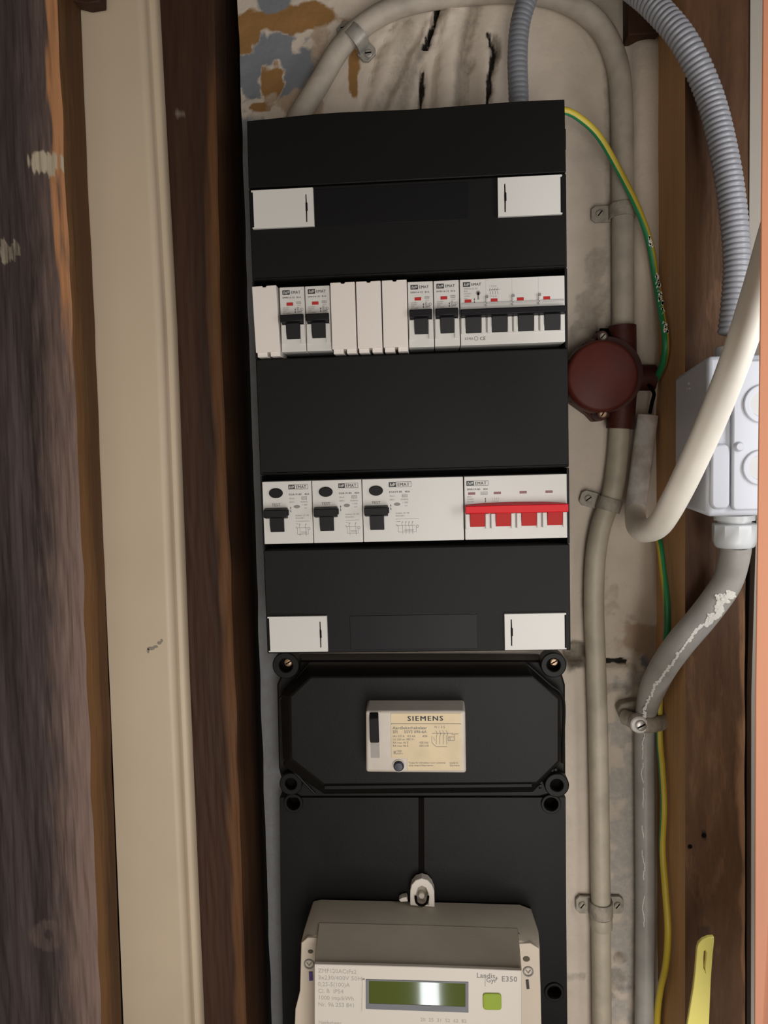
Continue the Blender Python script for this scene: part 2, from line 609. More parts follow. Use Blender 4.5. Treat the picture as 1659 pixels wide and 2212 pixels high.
def wall_attr(P):
    px, py = toPx((P.x, 0, P.z))
    x, z = P.x, P.z
    n1 = nz(x, z, 45, 1) * .55 + nz(x, z, 130, 2) * .3
    n2 = nz(x, z, 60, 11) * .6 + nz(x, z, 160, 12) * .3
    r = dict(ochre=0, blue=0, grey=0, tan=0, dirt_shade=0, hole=0)
    if py < 330:
        r['ochre'] = max(blob(px, py, 640, 40, 110, 34, n1), blob(px, py, 530, 75, 34, 45, n1), blob(px, py, 592, 180, 26, 40, n1 * 1.4), blob(px, py, 765, 160, 12, 60, n1), blob(px, py, 560, 232, 30, 10, n1)) * .9
        r['blue'] = max(blob(px, py, 595, 155, 100, 85, n2) * (1 - r['ochre']), blob(px, py, 590, -5, 36, 34, n2 * .5)) * (1 - .9 * max(blob(px, py, 592, 180, 26, 40, n1 * 1.4), blob(px, py, 620, 245, 40, 30, n2)))
        dd = 0
        for pts, wd in (([(948, 10), (935, 60), (918, 108)], 9), ([(912, 150), (907, 240)], 8), ([(1056, 75), (1068, 110), (1058, 160), (1052, 240)], 9)):
            dd = max(dd, sm(wd, wd * .4, seg_d(px, py, pts) + n1 * 5))
        r['hole'] = dd * .85
        r['dirt_shade'] = max(.55 * sm(26, 4, seg_d(px, py, [(1028, 10), (1000, 120), (990, 240)]) + n1 * 10), .5 * sm(16, 3, seg_d(px, py, [(1020, 130), (1004, 170), (1002, 240)]) + n1 * 8),  # streaks along the buried cables put their shade into the colour
                        .5 * sm(28, 4, seg_d(px, py, [(885, 60), (870, 150), (820, 240)]) + n1 * 16), .6 * sm(22, 4, seg_d(px, py, [(915, 110), (885, 180), (870, 240)]) + n1 * 12), .75 * blob(px, py, 1070, 105, 14, 40, n1))
    r['dirt_shade'] = max(r['dirt_shade'], .45 * blob(px, py, 1275, 650, 30, 80, n1 * 2.4), .5 * blob(px, py, 1250, 700, 14, 14, n2), .35 * sm(18, 4, seg_d(px, py, [(1312, 80), (1316, 300), (1318, 700)]) + n1 * 8),  # long streak paints the upright conduit's cast shadow; the others are stains
                    .5 * blob(px, py, 1330, 1490, 60, 12, n1 * 2), .9 * blob(px, py, 1243, 1412, 26, 36, n1), .5 * blob(px, py, 1335, 2120, 30, 30, n1 * 2), .35 * blob(px, py, 1310, 1290, 40, 30, n2 * 3), .45 * sm(14, 2, abs(py - 2110) + n1 * 6) * (px < 1270) * (px > 1200))
    if P.x < -.002:  # dim strip left of the box: shade put into the wall colour
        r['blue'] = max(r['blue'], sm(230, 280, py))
        r['dirt_shade'] = max(r['dirt_shade'], .5 * sm(250, 330, py))
    r['hole'] = max(r['hole'], sm(9, 3, seg_d(px, py, [(1290, 1432), (1330, 1427), (1350, 1432)]) + n1 * 5), sm(12, 6, math.hypot(px - 1340, (py - 2068) * 1.2) + n2 * 8))
    r['tan'] = max(.75 * blob(px, py, 640, 225, 60, 40, n1 * 1.6), .6 * blob(px, py, 690, 120, 20, 90, n2 * 1.5), .8 * blob(px, py, 1395, 1372, 38, 48, n1 * 1.3), .35 * blob(px, py, 1340, 1400, 45, 60, n2 * 2), .5 * blob(px, py, 1300, 1080, 30, 60, n2 * 1.5) * 0)
    r['blue'] = max(r['blue'], .7 * blob(px, py, 1398, 1425, 14, 26, n2))
    if py > 1450:
        r['grey'] = .6 * blob(px, py, 1360, 1880, 44, 500, n1 * 1.8)
    return r


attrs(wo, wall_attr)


def lin(tab, y):
    """edge x at image row y, from table of (y, x), extrapolated"""
    for (y0, x0), (y1, x1) in zip(tab, tab[1:]):
        if y <= y1 or (y1, x1) == tab[-1]:
            return x0 + (x1 - x0) * (y - y0) / (y1 - y0)


def timber(name, left, right, yf, yb, rows=140, cols=14, m=None, wob=0, bend=0):
    """upright board: front face between two edge tables at depth yf, back at yb"""
    b = MB()
    ys = [-260 + (2212 + 620) * j / rows for j in range(rows + 1)]
    n = cols + 1
    F_, B_ = [], []
    for y in ys:
        a, c = at(lin(left, y), y, yf), at(lin(right, y), y, yf)
        for i in range(n):
            p = a.lerp(c, i / cols)
            rel = nz(p.x, p.z * .12, 260, 3) * wob
            if i == cols:
                p = p + Vector((nz(2, p.z, 25) * wob * 1.2, 0, 0))
                rel += .0012 * (wob > 0)
            F_.append((p.x, yf + rel, p.z))
        B_.append((a.x, yb, a.z))
        B_.append((c.x + nz(2, c.z, 25) * wob * .5, yb, c.z))
    fs = []
    for j in range(rows):
        for i in range(cols):
            k = j * n + i
            fs.append((k, k + 1, k + n + 1, k + n))
    o = len(F_)
    for j in range(rows):
        fs.append((j * n, (j + 1) * n, o + 2 * j + 2, o + 2 * j))
        fs.append((j * n + cols, o + 2 * j + 1, o + 2 * j + 3, (j + 1) * n + cols))
        fs.append((o + 2 * j, o + 2 * j + 2, o + 2 * j + 3, o + 2 * j + 1))
    fs.append(tuple(range(n)) + (o + 1, o))
    fs.append(tuple(rows * n + i for i in range(n)) + (o + 2 * rows + 1, o + 2 * rows))
    b.add(F_ + B_, fs)
    me = obj(name, b, m, smooth=False)
    return me


def facemats(o, m2, right, rows=140, cols=24):
    """side faces of a timber (right or left flank) take the second material"""
    o.data.materials.append(m2)
    for j in range(rows):
        o.data.polygons[rows * cols + 3 * j + (1 if right else 0)].material_index = 1


b = MB().box(-.30, .46, -.62, .10, .445, .47)  # unseen board added overhead to keep ambient light off the upper wall
o = obj('overhead_light_block', b, M['dkpanel'])
o['kind'] = 'structure'

# left weathered stud
TL = [(0, 122), (350, 137), (700, 155), (1500, 188), (2212, 217)]
st = timber('timber_stud', [(0, -190), (2212, -150)], TL, -.085, -.0475, rows=360, cols=60, m=WOODL, wob=.0012)
tag(st, 'weathered dark timber post with paler worn edge at the far left', 'timber post')


def lw(P):
    px, py = toPx(P)
    e = lin(TL, py)
    d = e - px
    n = nz(P.x, P.z * .1, 300, 4) * .8 + nz(P.x, P.z * .3, 90, 8) * .5
    front = P.y < -.06
    fr = sm(44, 12, d + n * 22) * (1 - sm(300, 1100, py + n * 300)) if front else 0  # orange strip puts the lit post edge into the colour
    return dict(wear=max(.95 * sm(125, 4, d + n * 22) * (.5 + .5 * sm(200, 1500, py)), .38 * sm(46, 34, math.hypot(px - 105, (py - 2020) * 1.1)) * sm(4, 12, math.hypot(px - 105, py - 2020))) if front else 0, lit_edge=fr * .9,
                spot=max(blob(px, py, 104, 352, 30, 24, n * 1.6), .5 * blob(px, py, 22, 540, 26, 16, n * 2)) * .85)


attrs(st, lw)
facemats(st, WOODS, True, 360, 60)

# cream duct
DL = [(0, 192), (700, 227), (1500, 263), (2212, 292)]
DR = [(0, 333), (700, 371), (1500, 400), (2212, 431)]
b = MB()
prof = []
ys = [-260, 0, 350, 700, 1100, 1500, 1850, 2212, 2700]
nprof = None
rowsP = []
for y in ys:
    a, c = at(lin(DL, y) - 25, y, -.046), at(lin(DR, y), y, -.040)
    wd = c.x - a.x
    sec = [(a.x, -.027), (a.x, -.046)]
    for k in range(9):
        t = math.pi / 2 * k / 8
        sec.append((c.x - .0055 - .006 + .006 * math.sin(t), -.040 - .006 * math.cos(t)))
    sec += [(c.x - .0045, -.0375), (c.x - .002, -.0372), (c.x, -.0355), (c.x, -.027)]
    rowsP.append([(sx_, sy_, a.z + (c.z - a.z) * (sx_ - a.x) / wd) for sx_, sy_ in sec])
n = len(rowsP[0])
fs = []
for j in range(len(ys) - 1):
    for i in range(n):
        i2 = (i + 1) % n
        fs.append((j * n + i, j * n + i2, (j + 1) * n + i2, (j + 1) * n + i))
fs += [tuple(range(n)), tuple((len(ys) - 1) * n + i for i in range(n))]
b.add([p for r in rowsP for p in r], fs)
dt = thing('cable_duct', 'tall cream painted duct with rounded edge standing between two dark timber posts', 'duct', at(280, 2212, -.003))
obj('duct_cover', b, M['duct'], dt, smooth=True, angle=50)
q = MB()
for cx, cy, rx, ry in ((326, 1401, 9, 4), (336, 1397, 6, 3), (344, 1389, 5, 4), (320, 1406, 3, 6), (349, 1384, 3, 4)):
    p = at(cx, cy, -.0462)
    q.disc((p.x, p.z), rx * mmpx(-.046), -.0462, -.0459, 9, ry * mmpx(-.046))
obj('scuff_mark', q, M['smudge'], dt, label='small grey scuff mark')

# second stud
SR = [(0, 462), (700, 476), (1500, 508), (2212, 532)]
st2 = timber('timber_stud', [(0, 300), (700, 335), (1500, 370), (2212, 400)], SR, -.026, .045, cols=36, m=WOODM, wob=.0008)
tag(st2, 'dark brown timber post between the cream duct and the black enclosure', 'timber post')


def lw2(P):
    px, py = toPx(P)
    n = nz(P.x, P.z * .1, 200, 4) * .7 + nz(P.x, P.z * .3, 60, 8) * .5
    d = lin(SR, py) - px
    return dict(wear=.9 * sm(24, 2, abs(d - 9) + n * 10) * sm(60, 260, py), spot=max(.7 * blob(px, py, 388, 242, 13, 9, n), .8 * blob(px, py, 451, 1361, 6, 2.5, 0)))


attrs(st2, lw2)

# near-black panel standing in for the shade behind the gap and behind everything
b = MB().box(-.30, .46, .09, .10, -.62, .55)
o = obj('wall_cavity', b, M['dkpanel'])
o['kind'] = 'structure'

# right stud: left side face ochre, front dark brown
RL = [(0, 1480), (2212, 1480)]
RR = [(0, 1619), (700, 1616), (1500, 1610), (2212, 1611)]
st3 = timber('timber_stud', RL, RR, -.069, .03, cols=24, m=WOODR, wob=.0004)
tag(st3, 'reddish brown timber post carrying the grey junction box on the right', 'timber post')


def lw3(P):
    px, py = toPx(P)
    n = nz(P.x, P.z * .2, 120, 4) * .7 + nz(P.x, P.z * .5, 60, 8) * .5
    d = lin(RR, py) - px
    front = P.y < -.05
    if front:
        return dict(wear=.6 * sm(22, 2, d + n * 16) * sm(1100, 1500, py) + .35 * blob(px, py, 1540, 640, 26, 60, n * 2) + .3 * blob(px, py, 1545, 1760, 70, 300, n * 2),
                    spot=max(blob(px, py, 1521, 1805, 6, 6, 0), blob(px, py, 1491, 1829, 6, 5, 0), .5 * blob(px, py, 1520, 2015, 22, 14, n)))
    return dict(wear=0, spot=0)


attrs(st3, lw3)
b = MB()
side = at(1480, 1000, -.069)
facemats(st3, WOODRS, False, 140, 24)
for px_, py_ in ((1521, 1805), (1491, 1829)):
    p = at(px_, py_, -.0695)
    b.disc((p.x, p.z), .0015, -.0697, -.066, 12)
nh = parts('nail_hole', b, M['dark'], st3)
# timber block at the top of the wall
b = MB()
b.pp([(1357, -120), (1424, -120), (1424, 72), (1357, 76)], -.016, .01)
o = obj('timber_block', b, WOODM, bevel=.001)
tag(o, 'small dark timber block above the plaster at the top right', 'block')
b = MB().pp([(136, -160), (216, -160), (216, 3), (185, 8), (160, 2), (136, 6)], -.060, -.048)
o = obj('timber_block', b, WOODM, bevel=.001)
tag(o, 'dark timber offcut at the top edge beside the cream duct', 'block')
# near-black strip painting the shaded gap behind the door frame edge, then frame
b = MB().pp([(1600, -200), (1760, -200), (1760, 2500), (1600, 2500)], -.03, -.02)
o = obj('gap_shade_strip', b, M['dkpanel'])
o['kind'] = 'structure'
df = thing('door_frame', 'pinkish orange wooden door frame edge in the near right foreground', 'door frame', at(1650, 2300, -.22))
b = MB()
p0 = [(1645, -200), (1645, 0), (1640, 600), (1634, 1100), (1629, 1500), (1627, 2500)]
p1 = [(1640, 2500), (1652, 2212), (1659, 2080), (1690, 1500), (1720, 800), (1760, -200)]
fp_ = [at(a, c, -.237) for a, c in p0 + p1]
bp_ = [at(a + (40 if i < len(p0) else -5), c, -.222) for i, (a, c) in enumerate(p0 + p1)]
b.prism(fp_, bp_)
obj('jamb', b, M['doorwood'], df, bevel=.0012)
b = MB().pp([(1621, -200), (1700, -200), (1700, 2500), (1622, 2500), (1623, 1500), (1634, 1120), (1618, 600), (1621, 0)], -.060, -.052)
o = obj('trim_1', b, M['greyframe'])
o['kind'] = 'structure'
b = MB().pp([(1644, 1500), (1900, 1500), (1900, 2500), (1640, 2500)], -.20, -.195)
obj('door_panel', b, M['whitepaint'], df, label='white painted panel behind the frame')

# ================================================================= black distribution enclosure
EX0, EX1, EZ0, EZ1 = -.0016, .2182, -.0812, .3003
enc = thing('distribution_box', 'tall black plastic distribution enclosure holding two rows of white modules', 'fuse box', (.108, 0, EZ0))
obj('back_box', MB().box(EX0 + .001, EX1 - .001, -.046, -.019, EZ0 + .001, EZ1 - .002), M['black2'], enc, bevel=.001)
b = MB()
b.box(EX0, -.0004, -.0722, -.046, .1325, .1865).box(.2166, EX1, -.0722, -.046, .1325, .1865)
b.box(EX0, -.0004, -.0722, -.046, -.0045, .0492).box(.2166, EX1, -.0722, -.046, -.0045, .0492)
parts('side_rail', b, M['black'], enc)
b = MB()   # top terminal cover; front face leans back a little and its top edge bows
N = 14
fr, bk = [], []
for k in range(N + 1):
    t = k / N
    x = EX0 + (EX1 - EX0) * t
    fr.append((x, -.069, EZ1 - .0004 - .0022 * (1 - sm(0, .35, t)) + .0006 * math.sin(t * 9)))
pol = [(EX0, -.0722, .2508), (EX1, -.0722, .2508)] + [fr[k] for k in range(N, -1, -1)]
b.prism(pol, [(p[0], -.046, p[2]) for p in pol])
obj('terminal_cover', b, M['black'], enc, bevel=.0006)
for z0, z1 in ((.1868, .2500), (.0496, .1322), (EZ0, -.0048)):
    obj('cover_panel', MB().box(EX0, EX1, -.0722, -.046, z0, z1), M['black'], enc, bevel=.0008)
parts('cover_lip', MB().box(EX0 + .002, EX1 - .001, -.0732, -.0715, .1872, .1885).box(EX0 + .002, EX1 - .001, -.0732, -.0715, .0502, .0514), M['black'], enc, bevel=.0004)
obj('label_strip', MB().box(.0455, .1515, -.0726, -.0718, .2225, .2475), M['strip'], enc, bevel=.0002)
obj('label_strip', MB().box(.0600, .1520, -.0726, -.0718, -.0790, -.0540), M['strip'], enc, bevel=.0002)
LW, LH = .0436, .0262


def latch(x0, z0, slot_right, lab):
    b = MB()
    if slot_right:
        pol = [(.0012, .0010), (0, .0010), (0, 0), (LW, 0), (LW, LH), (0, LH), (0, LH - .0012), (.0012, LH - .0012)]
        sx0, nx = LW - .0056, (0, .0012)
    else:
        pol = [(0, 0), (LW, 0), (LW, .0010), (LW - .0012, .0010), (LW - .0012, LH - .0012), (LW, LH - .0012), (LW, LH), (0, LH)]
        sx0, nx = .0044, (LW - .0012, LW)
    sl = [(x0 + sx0 + a, z0 + c) for a, c in ((0, .003), (.0008, .003), (.0010, LH / 2), (.0008, LH - .004), (0, LH - .004))]
    b.holed([(x0 + a, z0 + c) for a, c in pol], [sl], -.0748, -.0715)
    l = obj('cover_latch', b, M['latch'], enc, label=lab, bevel=.0002, seg=1)
    k = MB().box(x0 + sx0 + .0002, x0 + sx0 + .0014, -.0752, -.072, z0 + LH / 2 - .0028, z0 + LH / 2 + .0028)
    obj('slot', k, M['black2'], l)
    obj('side_notch', MB().box(x0 + nx[0], x0 + nx[1], -.0732, -.0715, z0 + .001, z0 + LH - .001), M['black2'], l)


latch(.0006, .2222, True, 'white latch at the top left')
latch(.1714, .2224, False, 'white latch at the top right')
latch(0, -.0795, True, 'white latch at the bottom left')
latch(.1712, -.0800, False, 'white latch at the bottom right')
# small side tab at the upper right
obj('side_tab', MB().box(EX1 - .001, EX1 + .0012, -.066, -.05, .268, .282), M['black'], enc, bevel=.0004)

# ---- printed emblem: italic strokes knocked out of a black badge
FY = -.075


def logo(ink, x0, z1, w1, h, text_w, size, outlined, y=FY - .00012):
    """black badge with pale strokes, then the word beside it"""
    z0 = z1 - h
    holes = []
    u = w1 / 5.0
    for k, (a, lo, hi) in enumerate(((.7, .2, .8), (1.75, .2, .65), (2.7, .2, .8), (3.7, .35, .8))):
        holes.append([(x0 + a * u - .05 * u, z0 + h * lo), (x0 + a * u + .5 * u, z0 + h * lo), (x0 + a * u + .85 * u, z0 + h * hi), (x0 + a * u + .3 * u, z0 + h * hi)])
    ink.holed([(x0, z0), (x0 + w1, z0), (x0 + w1, z1), (x0, z1)], holes, y, y + .0001)
    ink.text('EMAT', size, x0 + w1 + .0007, y, z0 + h * .18, bold=.02, fit=text_w * .93)
    if outlined:
        xe = x0 + w1 + text_w + .0014
        for a, c in (((x0 + w1, z0), (xe, z0)), ((x0 + w1, z1), (xe, z1)), ((xe, z0), (xe, z1))):
            ink.line(a, c, .00022, y)


def diagram(g, x, z, w_, h_, poles, y=FY - .0001):
    t = .00022
    for k in range(poles):
        xx = x + w_ * (.28 + .42 * k / max(1, poles - 1))
        g.line((xx, z), (xx - .0005, z - h_ * .28), t, y).line((xx, z - h_ * .3), (xx, z - h_ * .95), t, y)
        g.line((xx - .0006, z - h_ * .08), (xx + .0006, z - h_ * .02), t, y)
    g.line((x, z - h_ * .3), (x + w_ * .8, z - h_ * .3), t, y).line((x + w_ * .1, z - h_ * .35), (x + w_ * .1, z - h_ * .8), t, y)
    g.line((x + w_ * .1, z - h_ * .8), (x + w_ * .85, z - h_ * .8), t, y).line((x + w_ * .85, z - h_ * .8), (x + w_ * .85, z - h_ * .45), t, y)
    g.line((x + w_ * .35, z - h_ * .62), (x + w_ * .75, z - h_ * .62), t, y).line((x + w_ * .35, z - h_ * .7), (x + w_ * .75, z - h_ * .7), t, y)
    g.holed(circ(x + w_ * .9, z - h_ * .38, .0010, 12), [circ(x + w_ * .9, z - h_ * .38, .0007, 12)], y, y + .00005)
    g.line((x + w_ * .02, z), (x + w_ * .2, z), t, y).line((x, z - h_ * .18), (x + w_ * .1, z - h_ * .35), t, y)


def arrow(g, x, z0, z1, y=FY - .0001):
    g.line((x, z0), (x, z1), .00025, y)
    for a, s in ((z0, 1), (z1, -1)):
        g.add([(x, y, a), (x - .0005, y, a + s * .001), (x + .0005, y, a + s * .001)], [(0, 1, 2)])


def toggle_mesh(x0, x1, ztop, zbar, zend, s0, s1, hump=0, nose=.0815):
    """handle bar standing proud, with a stem sloping down and back into the body"""
    bar = MB()
    bar.prism([(x0, -nose, zbar + .0012), (x1, -nose, zbar + .0012), (x1, -nose, ztop - .0012), (x0, -nose, ztop - .0012)],
              [(x0, -.0752, zbar - .0002), (x1, -.0752, zbar - .0002), (x1, -.0752, ztop), (x0, -.0752, ztop)])
    return bar


def stem_mesh(s0, s1, zbar, zend):
    m_ = MB()
    m_.prism([(s0, -.0775, zbar + .001), (s1, -.0775, zbar + .001), (s1, -.0775, zend + .0048), (s1, -.0757, zend), (s0, -.0757, zend), (s0, -.0775, zend + .0048)],
             [(s0, -.0745, zbar + .001), (s1, -.0745, zbar + .001), (s1, -.0745, zend + .0048), (s1, -.0745, zend), (s0, -.0745, zend), (s0, -.0745, zend + .0048)])
    return m_


def mcb(x0, z0, label, group):
    """single module breaker; local frame: x 0..17.7 mm, z 0..45 mm"""
    t = thing('circuit_breaker', label, 'circuit breaker', (x0, 0, z0), group)
    W_ = .0176
    obj('body', MB().box(.0001, W_, FY, -.0475, 0, .045), M['white'], t, local=True, bevel=.0004)
    parts('nose_edge', MB().box(.0006, .0040, -.0765, -.0745, .0055, .0186).box(.0141, .0172, -.0765, -.0745, .0055, .0186), M['white'], t, local=True, bevel=.0003)
    tg = obj('toggle', toggle_mesh(.0011, .0167, .0260, .0190, 0, 0, 0), M['slate'], t, local=True, bevel=.0005)
    obj('toggle_stem', stem_mesh(.0043, .0137, .0185, .0088), M['slate'], tg, local=True, bevel=.0003)
    obj('indicator_window', MB().box(.0048, .0094, FY - .0002, FY + .001, .0320, .0342), M['redwin'], t, local=True)
    ink = MB()
    logo(ink, .0021, .0428, .0052, .0032, .0072, .0028, False)
    ink.text('EMN16-32  B16', .0016, .0020, FY - .0001, .0371, bold=.01, sx=1.18)
    arrow(ink, .0108, .0268, .0300)
    obj('lettering', ink, M['ink'], t, local=True)
    g = MB()
    for k, s in enumerate(('230/400V', '50/60Hz', '6000', 'IEC 60898')):
        g.text(s, .0012, .0021, FY - .0001, .0302 - k * .00125)
    g.holed([(.0118, .0330), (.0150, .0330), (.0150, .0346), (.0118, .0346)], [[(.0121, .0333), (.0147, .0333), (.0147, .0343), (.0121, .0343)]], FY - .0001, FY)
    g.text('16A', .0011, .0124, FY - .0002, .03345).text('1P+N', .0011, .0122, FY - .0001, .0315)
    diagram(g, .0118, .0308, .0042, .0042, 1)
    obj('fine_print', g, M['gink'], t, local=True)
    return t


def module_copy(src, x0, z0, label):
    c = copy_tree(src)
    c.location = (x0, 0, z0)
    c['label'] = label
    return c


R1 = .1362
P = .018
GB = 'single module circuit breakers in the upper row'
mc = mcb(P, R1, 'leftmost small white breaker with black toggle, right of the first blank plate', GB)
module_copy(mc, 2 * P, R1, 'second small white breaker, between another breaker and a blank plate')
module_copy(mc, 6 * P, R1, 'small white breaker directly right of the three blank plates')
module_copy(mc, 7 * P, R1, 'small white breaker directly left of the wide four pole breaker')


def blank(x0, z0, label, rot=0):
    t = thing('blank_plate', label, 'blank plate', (x0, 0, z0), 'white blank plates in the upper row', (0, rot, 0))
    W_ = .0174
    o_ = [(.0002, .0002), (W_, .0002), (W_, .0460), (.0105, .0460), (.0100, .0450), (.0080, .0450), (.0075, .0460), (.0002, .0460)]
    obj('plate', MB().xz(o_, -.0785, -.048), M['blank'], t, local=True, bevel=.0004)
    for a, c in ((.0010, .0080), (.0103, .0172)):
        obj('tab', MB().box(a, c, -.0768, -.050, -.0028, .0006), M['blank'], t, local=True, bevel=.0002)
    return t


bl = blank(.0001, R1 - .0004, 'blank white plate sitting slightly crooked at the left end of the upper row', -.022)
for k, s in ((3, 'left of the three adjoining blank white plates in the upper row'), (4, 'middle of the three adjoining blank white plates in the upper row'),
             (5, 'right of the three adjoining blank white plates in the upper row')):
    c = module_copy(bl, k * P + .0002, R1, s)
    c.rotation_euler = (0, 0, 0)

# four pole breaker
t4 = thing('four_pole_breaker', 'wide white four pole breaker with joined black toggle at right of the upper row', 'circuit breaker', (8 * P, 0, R1))
b = MB()
W4 = .0719
obj('body', MB().box(.0002, W4, FY, -.0475, 0, .045), M['white'], t4, local=True, bevel=.0004)
for k in range(4):
    xx = k * P
    parts('nose_edge', MB().box(xx + .0007, xx + .0036, -.0765, -.0745, .0078, .0186).box(xx + .0146, xx + .0175, -.0765, -.0745, .0078, .0186), M['white'], t4, local=True, bevel=.0003)
    obj('indicator_window', MB().box(xx + .0034, xx + .0080, FY - .0002, FY + .001, .0292, .0313), M['redwin'], t4, local=True)
tg = obj('toggle', toggle_mesh(.0004, .0716, .0248, .0184, 0, 0, 0), M['slate'], t4, local=True, bevel=.0005)
for k in range(4):
    obj('toggle_stem', stem_mesh(k * P + .0038, k * P + .0143, .018, .0082), M['slate'], tg, local=True, bevel=.0003)
b = MB()
for k in (1, 2, 3):
    b.box(k * P - .0003, k * P + .0003, FY - .0003, FY + .0003, .0086, .0180)
parts('pole_seam', b, M['gink'], t4, local=True)
b = MB()
for k in (0, 1, 2, 3):
    b.box(k * P - .0001 + .0003 * (k == 0), k * P + .0010, -.0762, -.0745, .0262, .0318)
parts('rivet_bar', b, M['winfilm'], t4, local=True, bevel=.0002)
b = MB()
for k in (1, 2, 3):
    b.box(k * P - .0001, k * P + .0016, -.0766, -.0745, .0318, .0332)
parts('rivet_cap', b, M['gink'], t4, local=True)
b = MB().box(.0006, .0716, -.0762, -.0745, .0278, .0286)
obj('clear_strip', b, M['winfilm'], t4, local=True, bevel=.0001)
b = MB()
for k in (1, 2, 3):
    b.box(k * P + .00005, k * P + .00022, FY - .0001, FY, .033, .0448)
parts('seam_line', b, M['winfilm'], t4, local=True)
ink = MB()
logo(ink, .0024, .0431, .0050, .0032, .0072, .0028, False)
arrow(ink, .0101, .0286, .0320)
ink.text('CE', .0034, .0133, FY - .0001, .0032, bold=.0, sx=1.0)
obj('lettering', ink, M['ink'], t4, local=True)
g = MB()
for k, s in enumerate(('EMN16-32  B3', 'B16', '230/400V~', '50/60Hz', '6000')):
    g.text(s, .0016 if k < 2 else .0012, .0030, FY - .0001, .0380 - k * .0016)
g.xz(circ(.0128, .0355, .0016, 10), FY - .0001, FY).box(.0122, .0134, FY - .0001, FY, .031, .036)
g.text('1 3 5 N', .0016, .0205, FY - .0001, .0392).text('2 4 6 N', .0016, .0205, FY - .0001, .0323)
for k in range(4):
    g.line((.0212 + k * .0017, .0385), (.0204 + k * .0017, .0365), .0003, FY - .0001).line((.0212 + k * .0017, .0365), (.0212 + k * .0017, .034), .0003, FY - .0001)
g.line((.0205, .0373), (.0275, .0373), .0003, FY - .0001)
g.text('KEMA', .0026, .0030, FY - .0001, .0036, bold=.03, sx=.75).holed(circ(.0108, .0045, .0015), [circ(.0108, .0045, .0011)], FY - .0001, FY)
obj('fine_print', g, M['gink'], t4, local=True)


# residual current switches
def rcd(x0, z0, mods, label):
    t = thing('residual_current_switch', label, 'earth leakage switch', (x0, 0, z0), 'white switches with black test buttons in the lower row')
    W_ = mods * P - .0003
    obj('body', MB().box(.0002, W_, FY, -.0475, 0, .045), M['white'], t, local=True, bevel=.0004)
    b = MB().disc((.0100, .0366), .0052, FY - .0012, FY + .001, 24, .0037, taper=.94)
    obj('test_button', b, M['slate'], t, local=True, smooth=True, bevel=.0003)
    tg = obj('toggle', toggle_mesh(.0017, .0182, .0262, .0184, 0, 0, 0), M['slate'], t, local=True, bevel=.0005)
    obj('toggle_side', MB().box(.0180, .0190, -.0785, -.0745, .0205, .0245), M['slate'], tg, local=True, bevel=.0003)
    obj('toggle_stem', stem_mesh(.0052, .0152, .018, .0086), M['slate'], tg, local=True, bevel=.0003)
    ink = MB()
    wide = mods == 4
    logo(ink, .0192, .0424, .0053 if wide else .0046, .0036 if wide else .0033, .0092 if wide else .0080, .0031, True)
    ink.text('TEST', .0028, .0098, FY - .0001, .0272, align='c', bold=.0, sx=1.05)
    ink.text('EGA19-80   40A', .0018, .0193, FY - .0001, .0348, bold=.015, sx=1.12)
    arrow(ink, .0203, .0226, .0266)
    obj('lettering', ink, M['ink'], t, local=True)
    g = MB()
    g.text('30mA', .0016, .0194, FY - .0001, .0320).text('240V~', .0016, .0194, FY - .0001, .0294).text('50/60Hz', .0016, .0274, FY - .0001, .0294)
    g.holed([(.0284, .0315), (.0322, .0315), (.0322, .0337), (.0284, .0337)], [[(.0287, .0318), (.0319, .0318), (.0319, .0334), (.0287, .0334)]], FY - .0001, FY)
    g.text('KEMA', .0013, .0288, FY - .0002, .0321, sx=.85)
    g.disc((.0248, .0266), .0023, FY - .0001, FY, 20, .0012)
    g.text('> 500', .0017, .0285, FY - .0001, .0272).text('6,0', .0015, .0302, FY - .0001, .0250)
    g.text('Ambient -25 +40', .0016, .0235, FY - .0001, .0197, sx=.88).text('IEC61008-1', .0014, .0235, FY - .0001, .0178)
    g.line((.0235, .0160), (.0235 + (.0098 if not wide else .0165), .0160), .0002, FY - .0001)
    diagram(g, .0235, .0142, .0105 if not wide else .017, .0095, 2 if not wide else 4)
    obj('fine_print', g, M['gink'], t, local=True)
    return t


rc = rcd(0, 0, 2, 'two module white switch with black test button at the left end of the lower row')
module_copy(rc, 2 * P, 0, 'two module white switch with test button, second from left in the lower row')
rcd(4 * P, 0, 4, 'wide white switch with test button and blank right half in the lower row')

# main switch
tm = thing('main_switch', 'white four pole main switch with a bright red joined handle', 'main switch', (8 * P + .0002, 0, 0))
obj('body', MB().box(.0003, .0719, FY, -.0475, 0, .045), M['white'], tm, local=True, bevel=.0004)
b = MB()
top = [(.0006, .0252), (.006, .0254), (.0145, .0262), (.036, .0264), (.056, .0260), (.066, .0252), (.0716, .0246)]
pol = [(.0006, .0186), (.0716, .0182)] + top[::-1]
b.prism([(x, -.0825, min(z, .0244) if z > .02 else z + .0008) for x, z in pol], [(x, -.0752, z) for x, z in pol])
tg = obj('toggle', b, M['red'], tm, local=True, bevel=.0004)
b3 = MB()
for k in range(4):
    xx = k * P
    obj('toggle_stem', stem_mesh(xx + .0040, xx + .0144, .018, .0092), M['red2'], tg, local=True, bevel=.0003)
    parts('nose_edge', MB().box(xx + .0007, xx + .0038, -.0765, -.0745, .0078, .0184).box(xx + .0147, xx + .0172, -.0765, -.0745, .0078, .0184), M['white'], tm, local=True, bevel=.0003)
    obj('indicator_window', MB().box(xx + .0030, xx + .0080, FY - .0002, FY + .001, .0320, .0337), M['dred'], tm, local=True)
    if k:
        b3.box(xx - .0001, xx + .0004, FY - .0004, FY, .0082, .0184)
parts('pole_seam', b3, M['gink'], tm, local=True)
ink = MB()
